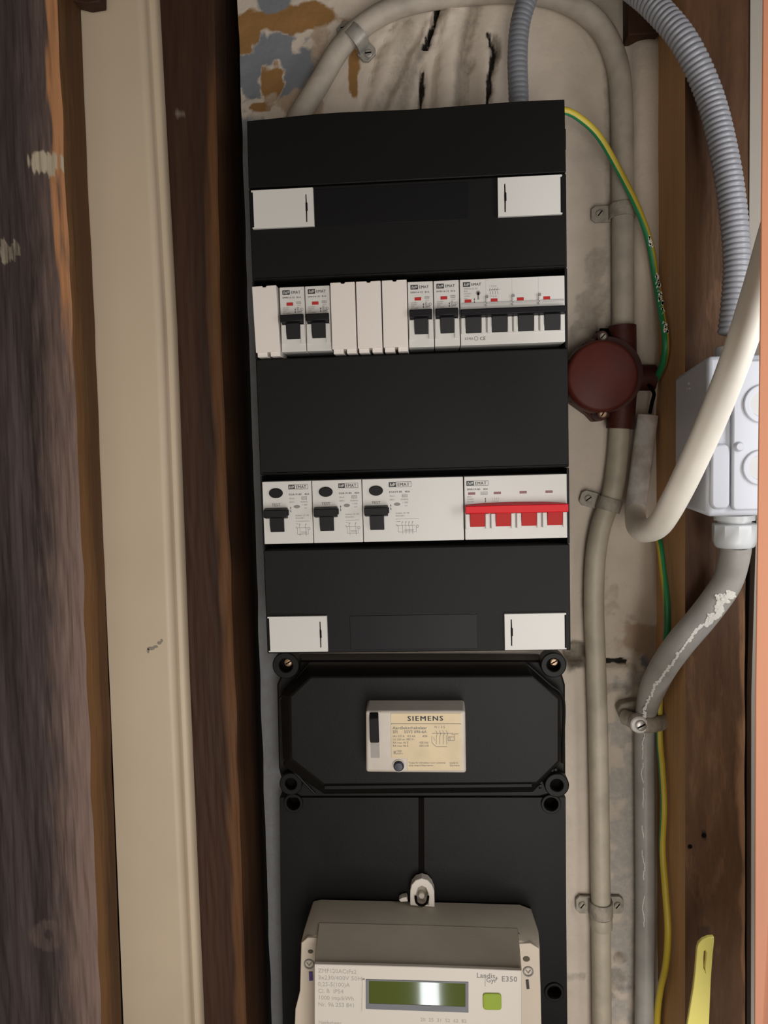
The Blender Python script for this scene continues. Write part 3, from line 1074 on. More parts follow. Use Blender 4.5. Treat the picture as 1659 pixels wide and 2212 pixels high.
logo(ink, .0019, .0418, .0052, .0034, .0086, .0030, True)
ink.text('EMRI19-80   40A', .0018, .0021, FY - .0001, .0352, bold=.012, sx=1.1)
arrow(ink, .0150, .0266, .0296)
obj('lettering', ink, M['ink'], tm, local=True)
g = MB()
g.text('420V~', .0014, .0021, FY - .0001, .0301).text('50/60Hz', .0014, .0021, FY - .0001, .0284).text('AC-22A', .0014, .0021, FY - .0001, .0268)
g.text('1 3 5 7', .0018, .0196, FY - .0001, .0282).text('2 4 6 8', .0016, .0196, FY - .0001, .0266)
g.holed([(.0118, .0318), (.0166, .0318), (.0166, .0340), (.0118, .0340)], [[(.0121, .0321), (.0163, .0321), (.0163, .0337), (.0121, .0337)]], FY - .0001, FY)
g.text('KEMA', .0014, .0124, FY - .0002, .0323)
obj('fine_print', g, M['gink'], tm, local=True)

# ================================================================= octagonal switch housing
PB = .003
hs = thing('switch_housing', 'black bakelite housing with cut corners directly below the distribution box', 'switch housing', at(910, 1715, -.02))
b = MB().pp([(640, 1427), (1170, 1427), (1212, 1450), (1221, 1480), (1222, 1680), (1205, 1712), (1165, 1722), (650, 1722), (612, 1700), (602, 1660), (598, 1480), (612, 1448)], -.024, -PB)
obj('base', b, M['bake'], hs, bevel=.0015)


def octo(yf, grow=0):
    ps = [(664, 1437), (1140, 1437), (1212, 1500), (1214, 1645), (1150, 1712), (700, 1716), (612, 1655), (606, 1500)]
    return [at(x, y, yf) for x, y in ps]


outer = octo(-.034)
inn = [at(x, y, -.046) for x, y in ((672, 1462), (1150, 1460), (1208, 1510), (1208, 1645), (1160, 1692), (700, 1695), (628, 1640), (626, 1505))]
b = MB()
n8 = 8
b.add([Vector((p.x, -.020, p.z)) for p in outer] + outer + inn,
      [tuple(range(7, -1, -1)), tuple(range(16, 24))] + [(i, (i + 1) % 8, 8 + (i + 1) % 8, 8 + i) for i in range(8)] + [(8 + i, 8 + (i + 1) % 8, 16 + (i + 1) % 8, 16 + i) for i in range(8)])
obj('lid', b, M['bake'], hs, bevel=.0012)
# rim beads near the cut corners
for pts in ([(1140, 1437), (1186, 1478), (1216, 1508), (1217, 1590), (1216, 1648)], [(612, 1640), (640, 1672), (680, 1714)], [(604, 1510), (625, 1485), (664, 1440)]):
    b = MB().tube([at(x, y, -.034) for x, y in pts], .0012, 8)
    obj('rim_bead', b, M['bake'], hs, smooth=True)
for cx, cy, r in ((617, 1438, 30), (1196, 1437, 28), (628, 1694, 26), (1203, 1697, 27)):
    c = at(cx, cy, -.034)
    R_ = r * mmpx(-.034)
    b = MB().holed(circ(c.x, c.z, R_, 24), [circ(c.x, c.z, R_ * .5, 16)], -.034, -.020)
    e = obj('screw_ear', b, M['bake'], hs, bevel=.0008)
    obj('screw_recess', MB().disc((c.x, c.z), R_ * .52, -.027, -.022, 16), M['dark'], e)
    if cy < 1500:
        screw(hs, (c.x + .0012, c.z + .001), -.0278, R_ * .30, 'brass')
b = MB()
p = at(1025, 1700, -.04)
obj('lower_rib', MB().pp([(700, 1697), (1150, 1693), (1150, 1701), (700, 1706)], -.0465, -.044), M['bake'], hs, bevel=.0005)
rr = MB()
for k in range(9):
    a = math.radians(95 + k * 12)
    c = at(1203 + 36 * math.cos(a), 1697 - 36 * math.sin(a), -.036)
    rr.disc((c.x, c.z), .0011, -.0375, -.033, 8)
obj('knurl', rr, M['bake'], hs, smooth=True)['kind'] = 'stuff'

# earth leakage switch on it
SF = -.068
sv = thing('earth_leakage_switch', 'old cream and white switch with printed label set in the black cut corner housing', 'earth leakage switch', at(900, 1667, -.04))
a0 = [at(x, y, -.044) for x, y in ((794, 1511), (1003, 1511), (1005, 1664), (795, 1664))]
a1 = [at(x, y, SF) for x, y in ((790, 1536), (1005, 1536), (1007, 1669), (791, 1667))]
b = MB().prism(a1, a0)
obj('body', b, M['oldwhite'], sv, bevel=.0018, seg=3)
pxm = mmpx(SF - .0005)


def S(x, y, Y=SF - .0004):
    """position from label-crop coordinates"""
    return at(770 + x * .15672, 1490 + y * .15672, Y)


lab = MB()
c0, c1, c2, c3 = S(477, 325), S(1440, 325), S(1452, 1108), S(705, 1108)
lab.prism([c0, c1, c2, c3, S(700, 945), S(482, 935)], [v + Vector((0, .0008, 0)) for v in (c0, c1, c2, c3, S(700, 945), S(482, 935))])
lo = obj('label_plate', lab, M['cream'], sv, label='cream printed label plate')
ink = MB()
LY = SF - .0006


def st_(mb, s, x, y, size, bold=0, sx=1.0, align='l', Y=LY, fit=None):
    p = S(x, y, Y)
    mb.text(s, size * .15672 * pxm, p.x, Y, p.z, bold=bold, sx=sx, align=align, fit=fit and fit * .15672 * pxm)


st_(ink, 'SIEMENS', 700, 430, 100, .04, fit=500)
ink.line((S(478, 468).x, S(478, 468).z), (S(1440, 468).x, S(1440, 468).z), .0003, LY)
obj('lettering', ink, M['ink'], sv)
g = MB()
st_(g, 'Aardlekschakelaar', 500, 545, 58, .012, fit=485)
st_(g, 'SFI     5SV2 090-6A', 500, 600, 58, .012, fit=480)
st_(g, 'IAn 0,5 A   4,5 kA', 500, 655, 44)
st_(g, '40A', 910, 655, 44)
st_(g, 'Un 220 en 380 V~', 500, 698, 42)
st_(g, 'RA max 46 E', 500, 743, 42)
st_(g, 'RA max 96 E', 500, 788, 42)
st_(g, 'VDE 0661', 865, 743, 42, 0, .8)
st_(g, 'NEN 3193', 865, 788, 42, 0, .75)
st_(g, 'K', 512, 890, 70, .03)
st_(g, 'TRIP', 560, 858, 34)
st_(g, '0,04 s', 560, 890, 34)
st_(g, 'Toets N indrukken voor controle', 720, 1020, 38)
st_(g, 'elke maand beproeven', 720, 1055, 38)
st_(g, 'made in', 1285, 1020, 38)
st_(g, 'Germany', 1285, 1055, 38)
st_(g, 'N 1 3 5', 1075, 530, 48)
for k in range(4):
    x = 1100 + k * 48
    for (u1, v1), (u2, v2) in (((x - 10, 560), (x + 16, 600)), ((x + 16, 600), (x + 2, 640)), ((x + 2, 640), (x + 2, 750))):
        q1, q2 = S(u1, v1), S(u2, v2)
        g.line((q1.x, q1.z), (q2.x, q2.z), .0003, LY)
for u1, v1, u2, v2 in ((1040, 600, 1330, 600), (1040, 640, 1040, 730), (1040, 730, 1100, 785), (1100, 785, 1250, 785), (1265, 650, 1350, 650), (1265, 650, 1265, 700), (1265, 700, 1350, 700), (1350, 620, 1350, 700), (1310, 615, 1405, 605), (1060, 650, 1080, 700), (1290, 650, 1290, 700)):
    q1, q2 = S(u1, v1), S(u2, v2)
    g.line((q1.x, q1.z), (q2.x, q2.z), .0003, LY)
obj('fine_print', g, M['gink'], sv)
p0, p1 = S(182, 300, SF), S(315, 720, SF)
obj('toggle_slot', MB().box(p0.x, p1.x, SF - .0003, SF + .001, S(200, 940).z, p0.z), M['slotgrey'], sv)
b = MB().prism([(p0.x, SF - .004, p1.z + .001), (p1.x, SF - .004, p1.z + .001), (p1.x, SF - .004, p0.z - .004), (p0.x, SF - .004, p0.z - .004)],
               [(p0.x, SF, p1.z), (p1.x, SF, p1.z), (p1.x, SF, p0.z), (p0.x, SF, p0.z)])
obj('toggle', b, M['black'], sv, bevel=.0006)
p = S(583, 1045, SF)
obj('test_button', MB().lathe((p.x, SF, p.z), (0, -1, 0), [(0, .0038), (.0022, .0037), (.003, .0030), (.0031, .0005)], 24), M['navy'], sv, smooth=True)
obj('button_surround', MB().holed(circ(p.x, p.z, .0047, 24), [circ(p.x, p.z, .0040, 24)], SF - .0007, SF), M['oldwhite'], sv)

# ================================================================= black meter board
mbd = thing('meter_board', 'black plastic backboard carrying the electricity meter at the bottom', 'meter board', at(910, 2212, -.002))
outl = [(604, 1723), (1222, 1723), (1223, 1950), (1227, 2330), (613, 2330), (606, 1950)]
q = [at(a, c, -.020) for a, c in outl]
hol = []
for cx, cy in ((1190, 1736), (634, 1734), (1197, 2142)):
    c = at(cx, cy, -.020)
    hol.append(circ(c.x, c.z, 15 * mmpx(-.02), 20))
b = MB().holed([(p.x, p.z) for p in q], hol, -.020, -PB)
obj('board', b, M['bake'], mbd, bevel=.0006)
for cx, cy in ((1190, 1736), (634, 1734), (1197, 2142)):
    c = at(cx, cy, -.020)
    e = obj('screw_boss', MB().holed(circ(c.x, c.z, .0080, 24), [circ(c.x, c.z, .0055, 20)], -.0215, -.019), M['bake'], mbd, bevel=.0005)
    obj('screw_recess', MB().disc((c.x, c.z), .0054, -.0088, -.0042, 16), M['dark'], e)
b = MB().pp([(904, 1724), (916, 1724), (917, 1890), (904, 1890)], -.0204, -.0190)
obj('centre_slit', b, M['dark'], mbd)

# ================================================================= electricity meter
mt = thing('electricity_meter', 'beige electricity meter with green display at the bottom of the photo', 'electricity meter', at(905, 2300, -.03))
MF = -.088
back = [at(x, y, -.022) for x, y in ((676, 1946), (693, 1942), (905, 1947), (1122, 1953), (1148, 1963))]
mid = [at(x, y, -.052) for x, y in ((657, 2006), (690, 1990), (905, 1995), (1135, 2002), (1164, 2012))]
CY = -.0625
frn = [at(x, y, CY) for x, y in ((650, 2036), (682, 2022), (905, 2027), (1124, 2034), (1166, 2046))]
bot = [at(x, y, CY) for x, y in ((640, 2420), (679, 2420), (903, 2425), (1127, 2428), (1172, 2430))]
botb = [Vector((p.x, -.0215, p.z)) for p in (bot[0] + Vector((.004, 0, 0)), bot[1], bot[2], bot[3], bot[4])]
b = MB()
vs = back + mid + frn + bot + botb
fs = []
for r in range(4):
    for i in range(4):
        k = r * 5 + i
        fs.append((k, k + 1, k + 6, k + 5))
fs.append((4, 9, 14, 19, 24))
fs.append((0, 20, 15, 10, 5))
fs.append((0, 1, 2, 3, 4, 24, 23, 22, 21, 20))
b.add(vs, fs)
obj('housing', b, M['meter'], mt, bevel=.0010)
# middle block standing further forward than the cheeks
mf_ = [at(x, y, MF + .0005) for x, y in ((679, 2080), (903, 2087), (1127, 2094), (1127, 2430), (679, 2430))]
mb_ = [at(x, y, -.0532) for x, y in ((688, 1992), (905, 1997), (1119, 2004), (1119, 2380), (688, 2380))]
obj('front_block', MB().prism(mf_, mb_), M['meter'], mt, bevel=.0008)
# side cheeks with seal screws
for pts in ([(651, 2037), (664, 2026), (690, 2026), (684, 2180), (680, 2330), (632, 2330), (638, 2180), (648, 2140)],
            [(1118, 2039), (1146, 2038), (1165, 2049), (1168, 2140), (1172, 2330), (1124, 2330), (1120, 2120)]):
    b = MB().pp(pts, CY - .0012, CY + .002)
    obj('cheek', b, M['cheek'], mt, bevel=.0005)
fp = [(679, 2083), (905, 2089), (1127, 2097), (1127, 2330), (679, 2330)]
b = MB().pp(fp, MF - .0035, MF)
obj('faceplate', b, M['meterface'], mt, bevel=.0006, label='white front plate')
YF = MF - .0035
b = MB()
c = at(671, 2055, (CY - .0012))
b.disc((c.x, c.z), .0020, (CY - .0012) - .0006, (CY - .0012) + .001, 12, .0014)
c = at(1137, 2071, (CY - .0012))
b.disc((c.x, c.z), .0026, (CY - .0012) - .0006, (CY - .0012) + .001, 12, .0020)
parts('seal_hole', b, mat('seal_hole_brown', (.09, .07, .045), .7), mt)
b = MB()
for cx, cy in ((668, 2082), (1141, 2098)):
    c = at(cx, cy, (CY - .0012))
    b.holed(circ(c.x, c.z, .0040, 20), [circ(c.x, c.z, .0031, 20)], (CY - .0012) - .0008, (CY - .0012))
    b.line((c.x - .0018, c.z + .0012), (c.x, c.z - .0012), .0006, (CY - .0012) - .0006).line((c.x + .0018, c.z + .0012), (c.x, c.z - .0012), .0006, (CY - .0012) - .0006)
parts('seal_ring', b, M['gink'], mt)
obj('seal_tag', MB().pp([(667, 2100), (675, 2100), (676, 2118), (668, 2119)], (CY - .0012) - .0008, (CY - .0012)), M['purple'], mt)
obj('seal_tag', MB().pp([(1136, 2118), (1142, 2117), (1144, 2136), (1138, 2137)], (CY - .0012) - .0008, (CY - .0012)), M['ink'], mt)
# display
lf = [at(x, y, YF - .0006) for x, y in ((790, 2116), (1012, 2122), (1012, 2188), (790, 2180))]
li = [at(x, y, YF - .0006) for x, y in ((797, 2119), (1005, 2125), (1005, 2175), (797, 2168))]
b = MB().holed([(p.x, p.z) for p in lf], [[(p.x, p.z) for p in li]], YF - .0006, YF + .0002)
df_ = obj('display_bezel', b, M['lcdframe'], mt, bevel=.0002, seg=1)
obj('display', MB().prism([Vector((p.x, YF - .0002, p.z)) for p in li], [Vector((p.x, YF + .0001, p.z)) for p in li]), M['lcd'], mt, label='green liquid crystal display')
obj('display_edge', MB().pp([(783, 2117), (788, 2117), (787, 2186), (782, 2186)], YF - .0012, YF), M['meterface'], mt)
c = at(1063, 2162, YF)
b = MB().xz(rrect(c.x - .0066, c.z - .0062, c.x + .0066, c.z + .0062, .0022), YF - .0013, YF)
obj('push_button', b, M['green'], mt, bevel=.0005, label='green square push button')
ang = math.atan2(at(679, 2083, YF).z - at(1127, 2097, YF).z, at(1127, 2097, YF).x - at(679, 2083, YF).x) * -1
kf = mmpx(YF)


def mt_text(mb, s, px, py, size, bold=0, sx=1.0):
    p = at(px, py, YF - .0001)
    mb.text(s, size * kf, p.x, YF - .0001, p.z, ang=ang, bold=bold, sx=sx)


ink = MB()
mt_text(ink, 'Landis', 1029, 2112, 17, .01, .92)
mt_text(ink, 'Gyr', 1050, 2122, 16, .01, .9)
mt_text(ink, '+', 1068, 2118, 15, .02)
mt_text(ink, 'E350', 1083, 2120, 18, .015, .92)
q1, q2 = at(1048, 2108, YF), at(1048, 2131, YF)
ink.line((q1.x, q1.z), (q2.x, q2.z), .0003, YF - .0001)
obj('lettering', ink, M['gink'], mt)
g = MB()
for k, s in enumerate(('ZMF120ACtFs2', '3x230/400V 50Hz', '0,25-5(100)A', 'Cl. B  IP54', '1000 imp/kWh', 'Nr. 96 253 841')):
    mt_text(g, s, 687, 2101 + k * 14.5, 14, 0, .98 if k != 1 else 1.05)
mt_text(g, 'Netbeheer', 688, 2212, 12)
mt_text(g, '20  25  31  52  62  82', 908, 2206, 12)
obj('fine_print', g, M['fink'], mt)
# hanging lug
lg = [at(x, y, -.030) for x, y in [(886, 1956), (886, 1925), (889, 1912), (898, 1902), (911, 1898), (924, 1902), (933, 1912), (938, 1925), (939, 1960)]]
lh = [at(x, y, -.030) for x, y in [(899, 1954), (899, 1930), (903, 1918), (911, 1914), (920, 1918), (925, 1930), (926, 1956)]]
b = MB().holed([(p.x, p.z) for p in lg], [[(p.x, p.z) for p in lh]], -.030, -.0215)
lug = obj('hanging_lug', b, M['meterface'], mt, bevel=.0006)
obj('lug_recess', MB().prism([Vector((p.x, -.0222, p.z)) for p in lh], [Vector((p.x, -.0208, p.z)) for p in lh]), M['meter'], lug)
c = at(911, 1935, -.026)
obj('hook_screw', MB().lathe((c.x, -.0215, c.z), (0, -1, 0), [(0, .0028), (.004, .0028), (.005, .0022)], 16), M['oldwhite'], lug, smooth=True)
b = MB().tube([at(x, y, -.032) for x, y in ((898, 1936), (900, 1950), (911, 1956), (922, 1950), (925, 1936))], .0010, 8)
obj('seal_wire', b, M['dark'], lug, smooth=True)
obj('chip', MB().pp([(866, 1948), (862, 1944), (868, 1940), (878, 1938), (881, 1947)], -.028, -.022), M['meterface'], mt)
b = MB()
for cx, cy, rr_ in ((1103, 2050, 6), (1118, 2018, 5)):
    c = at(cx, cy, -.0700 if cy > 2040 else -.0575)
    b.disc((c.x, c.z), rr_ * .00033, c.y - .001, c.y + .001, 8, .0009)
parts('scratch', b, mat('olive_scratch', (.17, .16, .08), .7), mt)


# ================================================================= conduits, wires, clips
def hose(name, pts, r, pitch, amp, m, label):
    def rad(l, L):
        ph = (l / pitch) % 1
        return r + amp * (1 - (2 * abs(ph - .5)) ** 2.2)
    b = MB().tube([at(*p) for p in pts], rad, 22, pitch / 7)
    o = obj(name, b, m, smooth=True, angle=180, org=at(*pts[-1]))
    tag(o, label, 'conduit')
    return o


hose('corrugated_conduit', [(1290, -110, -.045), (1345, -45, -.055), (1410, 10, -.072), (1478, 90, -.083), (1530, 200, -.085), (1562, 320, -.09), (1582, 440, -.094), (1592, 560, -.097), (1588, 650, -.099), (1580, 722, -.100)],
     .0076, .0036, .0012, M['corr'], 'grey corrugated conduit curving down the right timber into the junction box')
hose('corrugated_conduit', [(1172, -90, -.030), (1142, -10, -.030), (1124, 50, -.030), (1118, 120, -.030), (1120, 200, -.030), (1121, 240, -.030)],
     .0069, .0036, .0005, M['corrd'], 'dark grey corrugated conduit dropping into the top of the black enclosure')


def pipe(name, pts, r, m, label, cat='conduit', n=20, step=.006):
    b = MB().tube([at(*p) for p in pts], r, n, step)
    o = obj(name, b, m, smooth=True, angle=60, org=at(*pts[-1]))
    tag(o, label, cat)
    return o


wy = -.0085
pipe('conduit', [(634, 272, wy), (646, 250, wy), (690, 180, wy), (738, 100, wy), (800, 45, wy), (880, 8, wy), (1000, -12, wy), (1120, -18, wy), (1215, 0, wy), (1290, 50, wy), (1331, 130, wy), (1343, 230, wy), (1345, 400, wy), (1346, 720, wy)],
     .0082, M['conduit2'], 'painted arched conduit looping over the wall above the black enclosure')
pipe('conduit', [(1340, 900, wy), (1338, 940, wy), (1333, 1000, wy), (1322, 1070, wy), (1300, 1130, wy), (1287, 1200, wy), (1283, 1300, wy), (1287, 1430, wy), (1292, 1600, wy), (1297, 1900, wy), (1302, 2400, wy)],
     .0079, M['conduit'], 'beige painted conduit running down from the round brown junction box')
gp = [(1590, 1176, -.100), (1586, 1205, -.097), (1568, 1262, -.089), (1520, 1330, -.084), (1466, 1394, -.080), (1427, 1452, -.055), (1401, 1515, -.030), (1393, 1580, -.016), (1393, 1750, -.013), (1394, 2000, -.013), (1390, 2400, -.013)]
gpo = thing('grey_conduit', 'thick grey conduit with flaked white paint bending from junction box down the wall', 'conduit', at(1394, 2212, -.013))
GR_ = .0098
obj('pipe', MB().tube([at(*p) for p in gp], lambda l, L: GR_ - .0022 * sm(.13, .19, l), 22, .005), M['gpipe'], gpo, smooth=True, angle=60)
# paint streak lying on the pipe
P3 = spline([at(*p) for p in gp], .0018)
b = MB()
acc = 0
for i in range(1, len(P3) - 1):
    p = P3[i]
    px, py = toPx(p)
    if not (1262 < py < 2180):
        continue
    t = (P3[i + 1] - P3[i - 1]).normalized()
    toc = (CAM - p)
    toc = Vector((0, -1, 0))
    toc = (toc - t * toc.dot(t)).normalized()
    sd = t.cross(toc)
    if sd.x < 0:
        sd = -sd
    if py < 1340:
        off, wd = .15, .0075 - .0035 * sm(1300, 1345, py)
    elif py < 1545:
        off, wd = -.05 - .5 * sm(1340, 1545, py), .0022
    else:
        off, wd = -.42, .0008
        if nz(0, p.z, 50, 5) < -.12 or py > 1990:
            continue
    GR_ = .0098 - .0022 * sm(1500, 1640, py)
    wd *= .75 + .8 * abs(nz(3, p.z, 240, 1))
    off += nz(7, p.z, 90, 2) * .25
    for k in range(2 if wd > .002 else 1):
        o1 = off * GR_ + (random.random() - .5) * wd * .6
        aa = math.asin(max(-.95, min(.95, o1 / GR_)))
        cpt = p + (toc * math.cos(aa) + sd * math.sin(aa)) * (GR_ + .0001)
        nrm = (toc * math.cos(aa) + sd * math.sin(aa))
        tan = (sd * math.cos(aa) - toc * math.sin(aa))
        m_ = 7
        ring = [cpt + tan * (wd * .5 * math.cos(2 * math.pi * j / m_) * (.7 + .5 * random.random())) + t * (.0015 * math.sin(2 * math.pi * j / m_)) for j in range(m_)]
        b.add(ring + [cpt + nrm * .0001], [(j, (j + 1) % m_, m_) for j in range(m_)])
o = obj('paint_flakes', b, M['flake'], gpo, label='white paint residue streak')
o['kind'] = 'stuff'

op = pipe('old_pipe', [(1399, 897, -.012), (1391, 960, -.012), (1381, 1040, -.014), (1373, 1095, -.018), (1372, 1112, -.022)], .0079, M['opipe'],
          'short white pipe with flaking paint below the round brown box', 'pipe')
b = MB()
c = at(1399, 899, -.012)
b.lathe(c + Vector((0, 0, .0003)), (.1, 0, 1), [(0, .0062), (.0006, .0062)], 16)
obj('pipe_mouth', b, M['smudge'], op)
pipe('white_cable', [(1379, 1050, -.0145), (1374, 1095, -.0185), (1373, 1122, -.030), (1380, 1140, -.050), (1396, 1146, -.073), (1425, 1132, -.10), (1462, 1070, -.13), (1510, 970, -.15), (1555, 865, -.165), (1600, 745, -.178), (1640, 620, -.19), (1675, 500, -.2), (1710, 380, -.2)],
     lambda l, L: .0074 + .0009 * sm(.015, .05, l), M['cable'], 'thick white cable looping out towards the door frame on the right', 'cable', 24, .004)

# earth wire, yellow with green stripe along it
WP = [(1206, 236, -.040), (1240, 247, -.036), (1290, 290, -.030), (1335, 365, -.026), (1375, 445, -.024), (1402, 520, -.022), (1416, 600, -.020), (1428, 670, -.019), (1438, 735, -.016), (1435, 775, -.005), (1424, 806, .010), (1402, 850, .013), (1400, 900, .013), (1402, 1100, .013), (1410, 1145, .008), (1424, 1170, -.010), (1433, 1240, -.014), (1441, 1310, -.016), (1440, 1380, -.014), (1428, 1450, -.006), (1424, 1530, -.006),
      (1425, 1600, -.009), (1430, 1660, -.012), (1434, 1740, -.012), (1431, 1830, -.012), (1437, 1920, -.015), (1443, 2010, -.015), (1438, 2085, -.015), (1426, 2140, -.013), (1419, 2212, -.012), (1415, 2400, -.012)]
ew = thing('earth_wire', 'thin yellow and green earth wire hanging from the enclosure corner down beside the timber', 'wire', at(1419, 2212, -.012))
def wire_pt(px, py, Y):
    p = at(px, py, Y)
    while p.x > .2946 and Y > -.06:
        Y -= .001
        p = at(px, py, Y)
    return p


P3 = spline([wire_pt(*p) for p in WP], .004)
rw = .0026
TW = [(236, 5.6), (400, 5.5), (500, 5.0), (735, 4.7), (1150, 2.3), (1250, 2.2), (1330, 3.2), (1400, 4.4), (1500, 5.3), (1600, 5.7), (1800, 5.7), (1900, 6.3), (2212, 6.8)]
by, bg = MB(), MB()
n = 16
vs = []
t0 = (P3[1] - P3[0]).normalized()
u = Vector((0, 1, 0)).cross(t0).normalized()
for i, p in enumerate(P3):
    t2 = (P3[min(i + 1, len(P3) - 1)] - P3[max(i - 1, 0)]).normalized()
    u = (u - t2 * u.dot(t2)).normalized()
    v = t2.cross(u)
    px, py = toPx(p)
    # slow twist of the stripe, as the photo shows it
    tw = lin(TW, py)
    vs.append([p + (u * math.cos(2 * math.pi * k / n + tw) + v * math.sin(2 * math.pi * k / n + tw)) * rw for k in range(n)])
for half, mb in ((0, bg), (1, by)):
    ks = [k % n for k in range(half * 8, half * 8 + 9)]
    vv = [r[k] for r in vs for k in ks]
    fs = []
    for i in range(len(vs) - 1):
        for j in range(8):
            fs.append((i * 9 + j, i * 9 + j + 1, (i + 1) * 9 + j + 1, (i + 1) * 9 + j))
    mb.add(vv, fs)
obj('yellow_half', by, M['yel'], ew, smooth=True, label='yellow stripe')
obj('green_half', bg, M['grn'], ew, smooth=True, label='green stripe')
b = MB()
for i, p in enumerate(P3):
    px, py = toPx(p)
    if 600 < py < 725 and nz(1, p.z, 80) > -.3 or 520 < py < 540:
        for kk in range(4):
            c = p + Vector((random.uniform(-.0012, .0012), -rw - .0002, random.uniform(-.002, .002)))
            b.disc((c.x, c.z), random.uniform(.0005, .0012), c.y, c.y + .0006, 6, random.uniform(.001, .002))
obj('paint_spots', b, M['flake'], ew)


def saddle(name, c_px, r, ang, label, m='pmetal', width=.010, both=True, tab=.011, holes=(), yc=wy, scr='chrome', lim=None):
    """pipe clip: band over the pipe plus flat tabs with screws. ang = direction of the clip across the pipe"""
    c = at(*c_px, yc)
    t = thing(name, label, 'pipe clip', (c.x, 0, c.z))
    ux = Vector((math.cos(ang), 0, math.sin(ang)))
    uz = Vector((-math.sin(ang), 0, math.cos(ang)))
    R_ = r + .0004
    path = [ux * (-R_) + Vector((0, 0, 0))]
    pts = []
    for k in range(13):
        a = math.pi * k / 12
        pts.append((-(R_) * math.cos(a), yc - R_ * math.sin(a)))
    outer_ = [(-R_, 0)] + pts + [(R_, 0)]
    b = MB()
    th = .0012
    o2 = [(-R_ - th, 0)] + [(-(R_ + th) * math.cos(math.pi * k / 12), yc - (R_ + th) * math.sin(math.pi * k / 12)) for k in range(13)] + [(R_ + th, 0)]
    vs = []
    for sgn in (-width / 2, width / 2):
        for a, y in outer_:
            vs.append(Vector((c.x, 0, c.z)) + ux * a + uz * sgn + Vector((0, y, 0)))
        for a, y in o2:
            vs.append(Vector((c.x, 0, c.z)) + ux * a + uz * sgn + Vector((0, y, 0)))
    n = len(outer_)
    fs = []
    for i in range(n - 1):
        fs.append((n + i, n + i + 1, 3 * n + i + 1, 3 * n + i))
        fs.append((i, i + 1, n + i + 1, n + i))
        fs.append((2 * n + i, 2 * n + i + 1, 3 * n + i + 1, 3 * n + i))
        fs.append((i, i + 1, 2 * n + i + 1, 2 * n + i))
    b.add(vs, fs)
    obj('band', b, M[m], t, smooth=True)
    for sgn in ((-1, 1) if both is True else (both,)):
        w2 = width * .62
        d0, d1 = R_ * .9, R_ + tab
        poly = []
        for a, s_ in ((d0, -w2), (d1 - .003, -w2), (d1, -w2 * .6), (d1, w2 * .6), (d1 - .003, w2), (d0, w2)):
            p = Vector((c.x, 0, c.z)) + ux * (a * sgn) + uz * s_
            poly.append((p.x, p.z))
        tb = obj('tab', MB().xz(poly, -.0042, -.0015), M[m], t, bevel=.0004)
        p = Vector((c.x, 0, c.z)) + ux * ((R_ + tab * .55) * sgn)
        screw(t, (p.x, p.z), -.0042, .0030, scr, ang=ang + .9)
    return t


saddle('pipe_clip', (768, 82), .0082, math.radians(-47), 'shiny metal clip slanting across the arched conduit at the top', 'metal', .0105, True, .009, scr='metal')
saddle('pipe_clip', (1345, 456), .0082, 0, 'painted metal clip on the vertical conduit above the round brown box', 'pmetal', .010, True, .014, scr='pmetal')
saddle('pipe_clip', (1316, 1090), .0079, math.radians(-17), 'painted metal clip with a dark screw below the round brown box', 'pmetal', .010, -1, .014, scr='bronze')
saddle('pipe_clip', (1298, 1962), .0079, 0, 'low metal clip with two square tabs near the bottom of the wall', 'pmetal', .012, True, .011, scr='bronze')
b = MB()
c = at(1299, 1995, wy)
b.lathe((c.x, wy, c.z - .004), (0, 0, 1), [(0, .0084), (.001, .0088), (.009, .0088), (.010, .0084)], 20)
o = obj('conduit_coupler', b, M['conduit'], smooth=True, org=(c.x, wy, c.z))
tag(o, 'short coupler sleeve just below the lowest clip on the beige conduit', 'coupler')

# cast saddle on grey conduit
cs = thing('cast_saddle', 'painted cast saddle clamping the thick grey conduit and earth wire to the wall', 'pipe clip', at(1398, 1556, -.002))
b = MB().pp([(1334, 1535), (1342, 1522), (1368, 1516), (1425, 1520), (1450, 1535), (1456, 1556), (1444, 1578), (1410, 1588), (1370, 1582), (1345, 1562)], -.012, -.001)
obj('base', b, M['bronze'], cs, bevel=.0018)
arc = [at(x, y, Y) for x, y, Y in ((1348, 1548, -.014), (1368, 1556, -.022), (1396, 1566, -.030), (1425, 1562, -.026), (1444, 1552, -.016))]
b = MB().tube(arc, .0062, 14, .003, flat=.8)
obj('strap', b, M['bronze'], cs, smooth=True)
for (x, y, Y, r, mname) in ((1384, 1567, -.034, .0066, 'opipe'), (1441, 1556, -.024, .0046, 'bronze')):
    c = at(x, y, Y)
    e = obj('screw_collar', MB().lathe((c.x, Y + .008, c.z), (-.1, -1, 0), [(0, r * 1.1), (.007, r), (.008, r * .85)], 20), M[mname], cs, smooth=True)
    screw(cs, (c.x, c.z), Y - .0005, r * .62, 'chrome' if mname == 'opipe' else 'bronze')

# round brown junction box
jb = thing('round_junction_box', 'round dark red brown bakelite junction box with pipe sockets on the wall', 'junction box', at(1303, 812, -.002))
JY = -.040
cc = at(1302, 812, JY)
cb = at(1300, 812, -.016)
b = MB().lathe((cb.x, -.0015, cb.z), (0, -1, 0), [(0, .0275), (.012, .0285), (.016, .0290), (.024, .0285)], 40)
obj('body', b, M['brown'], jb, smooth=True, angle=50)
b = MB().lathe((cc.x, -.0255, cc.z), (0, -1, 0), [(0, .0262), (.0015, .0272), (.010, .0268), (.0135, .0255), (.0145, .0235), (.0150, .001)], 44)
obj('lid', b, M['brown2'], jb, smooth=True, angle=60)


def socket(pts, r, name='pipe_socket'):
    b = MB().tube([at(*p) for p in pts], r, 20, .004)
    obj(name, b, M['brown'], jb, smooth=True, angle=50)


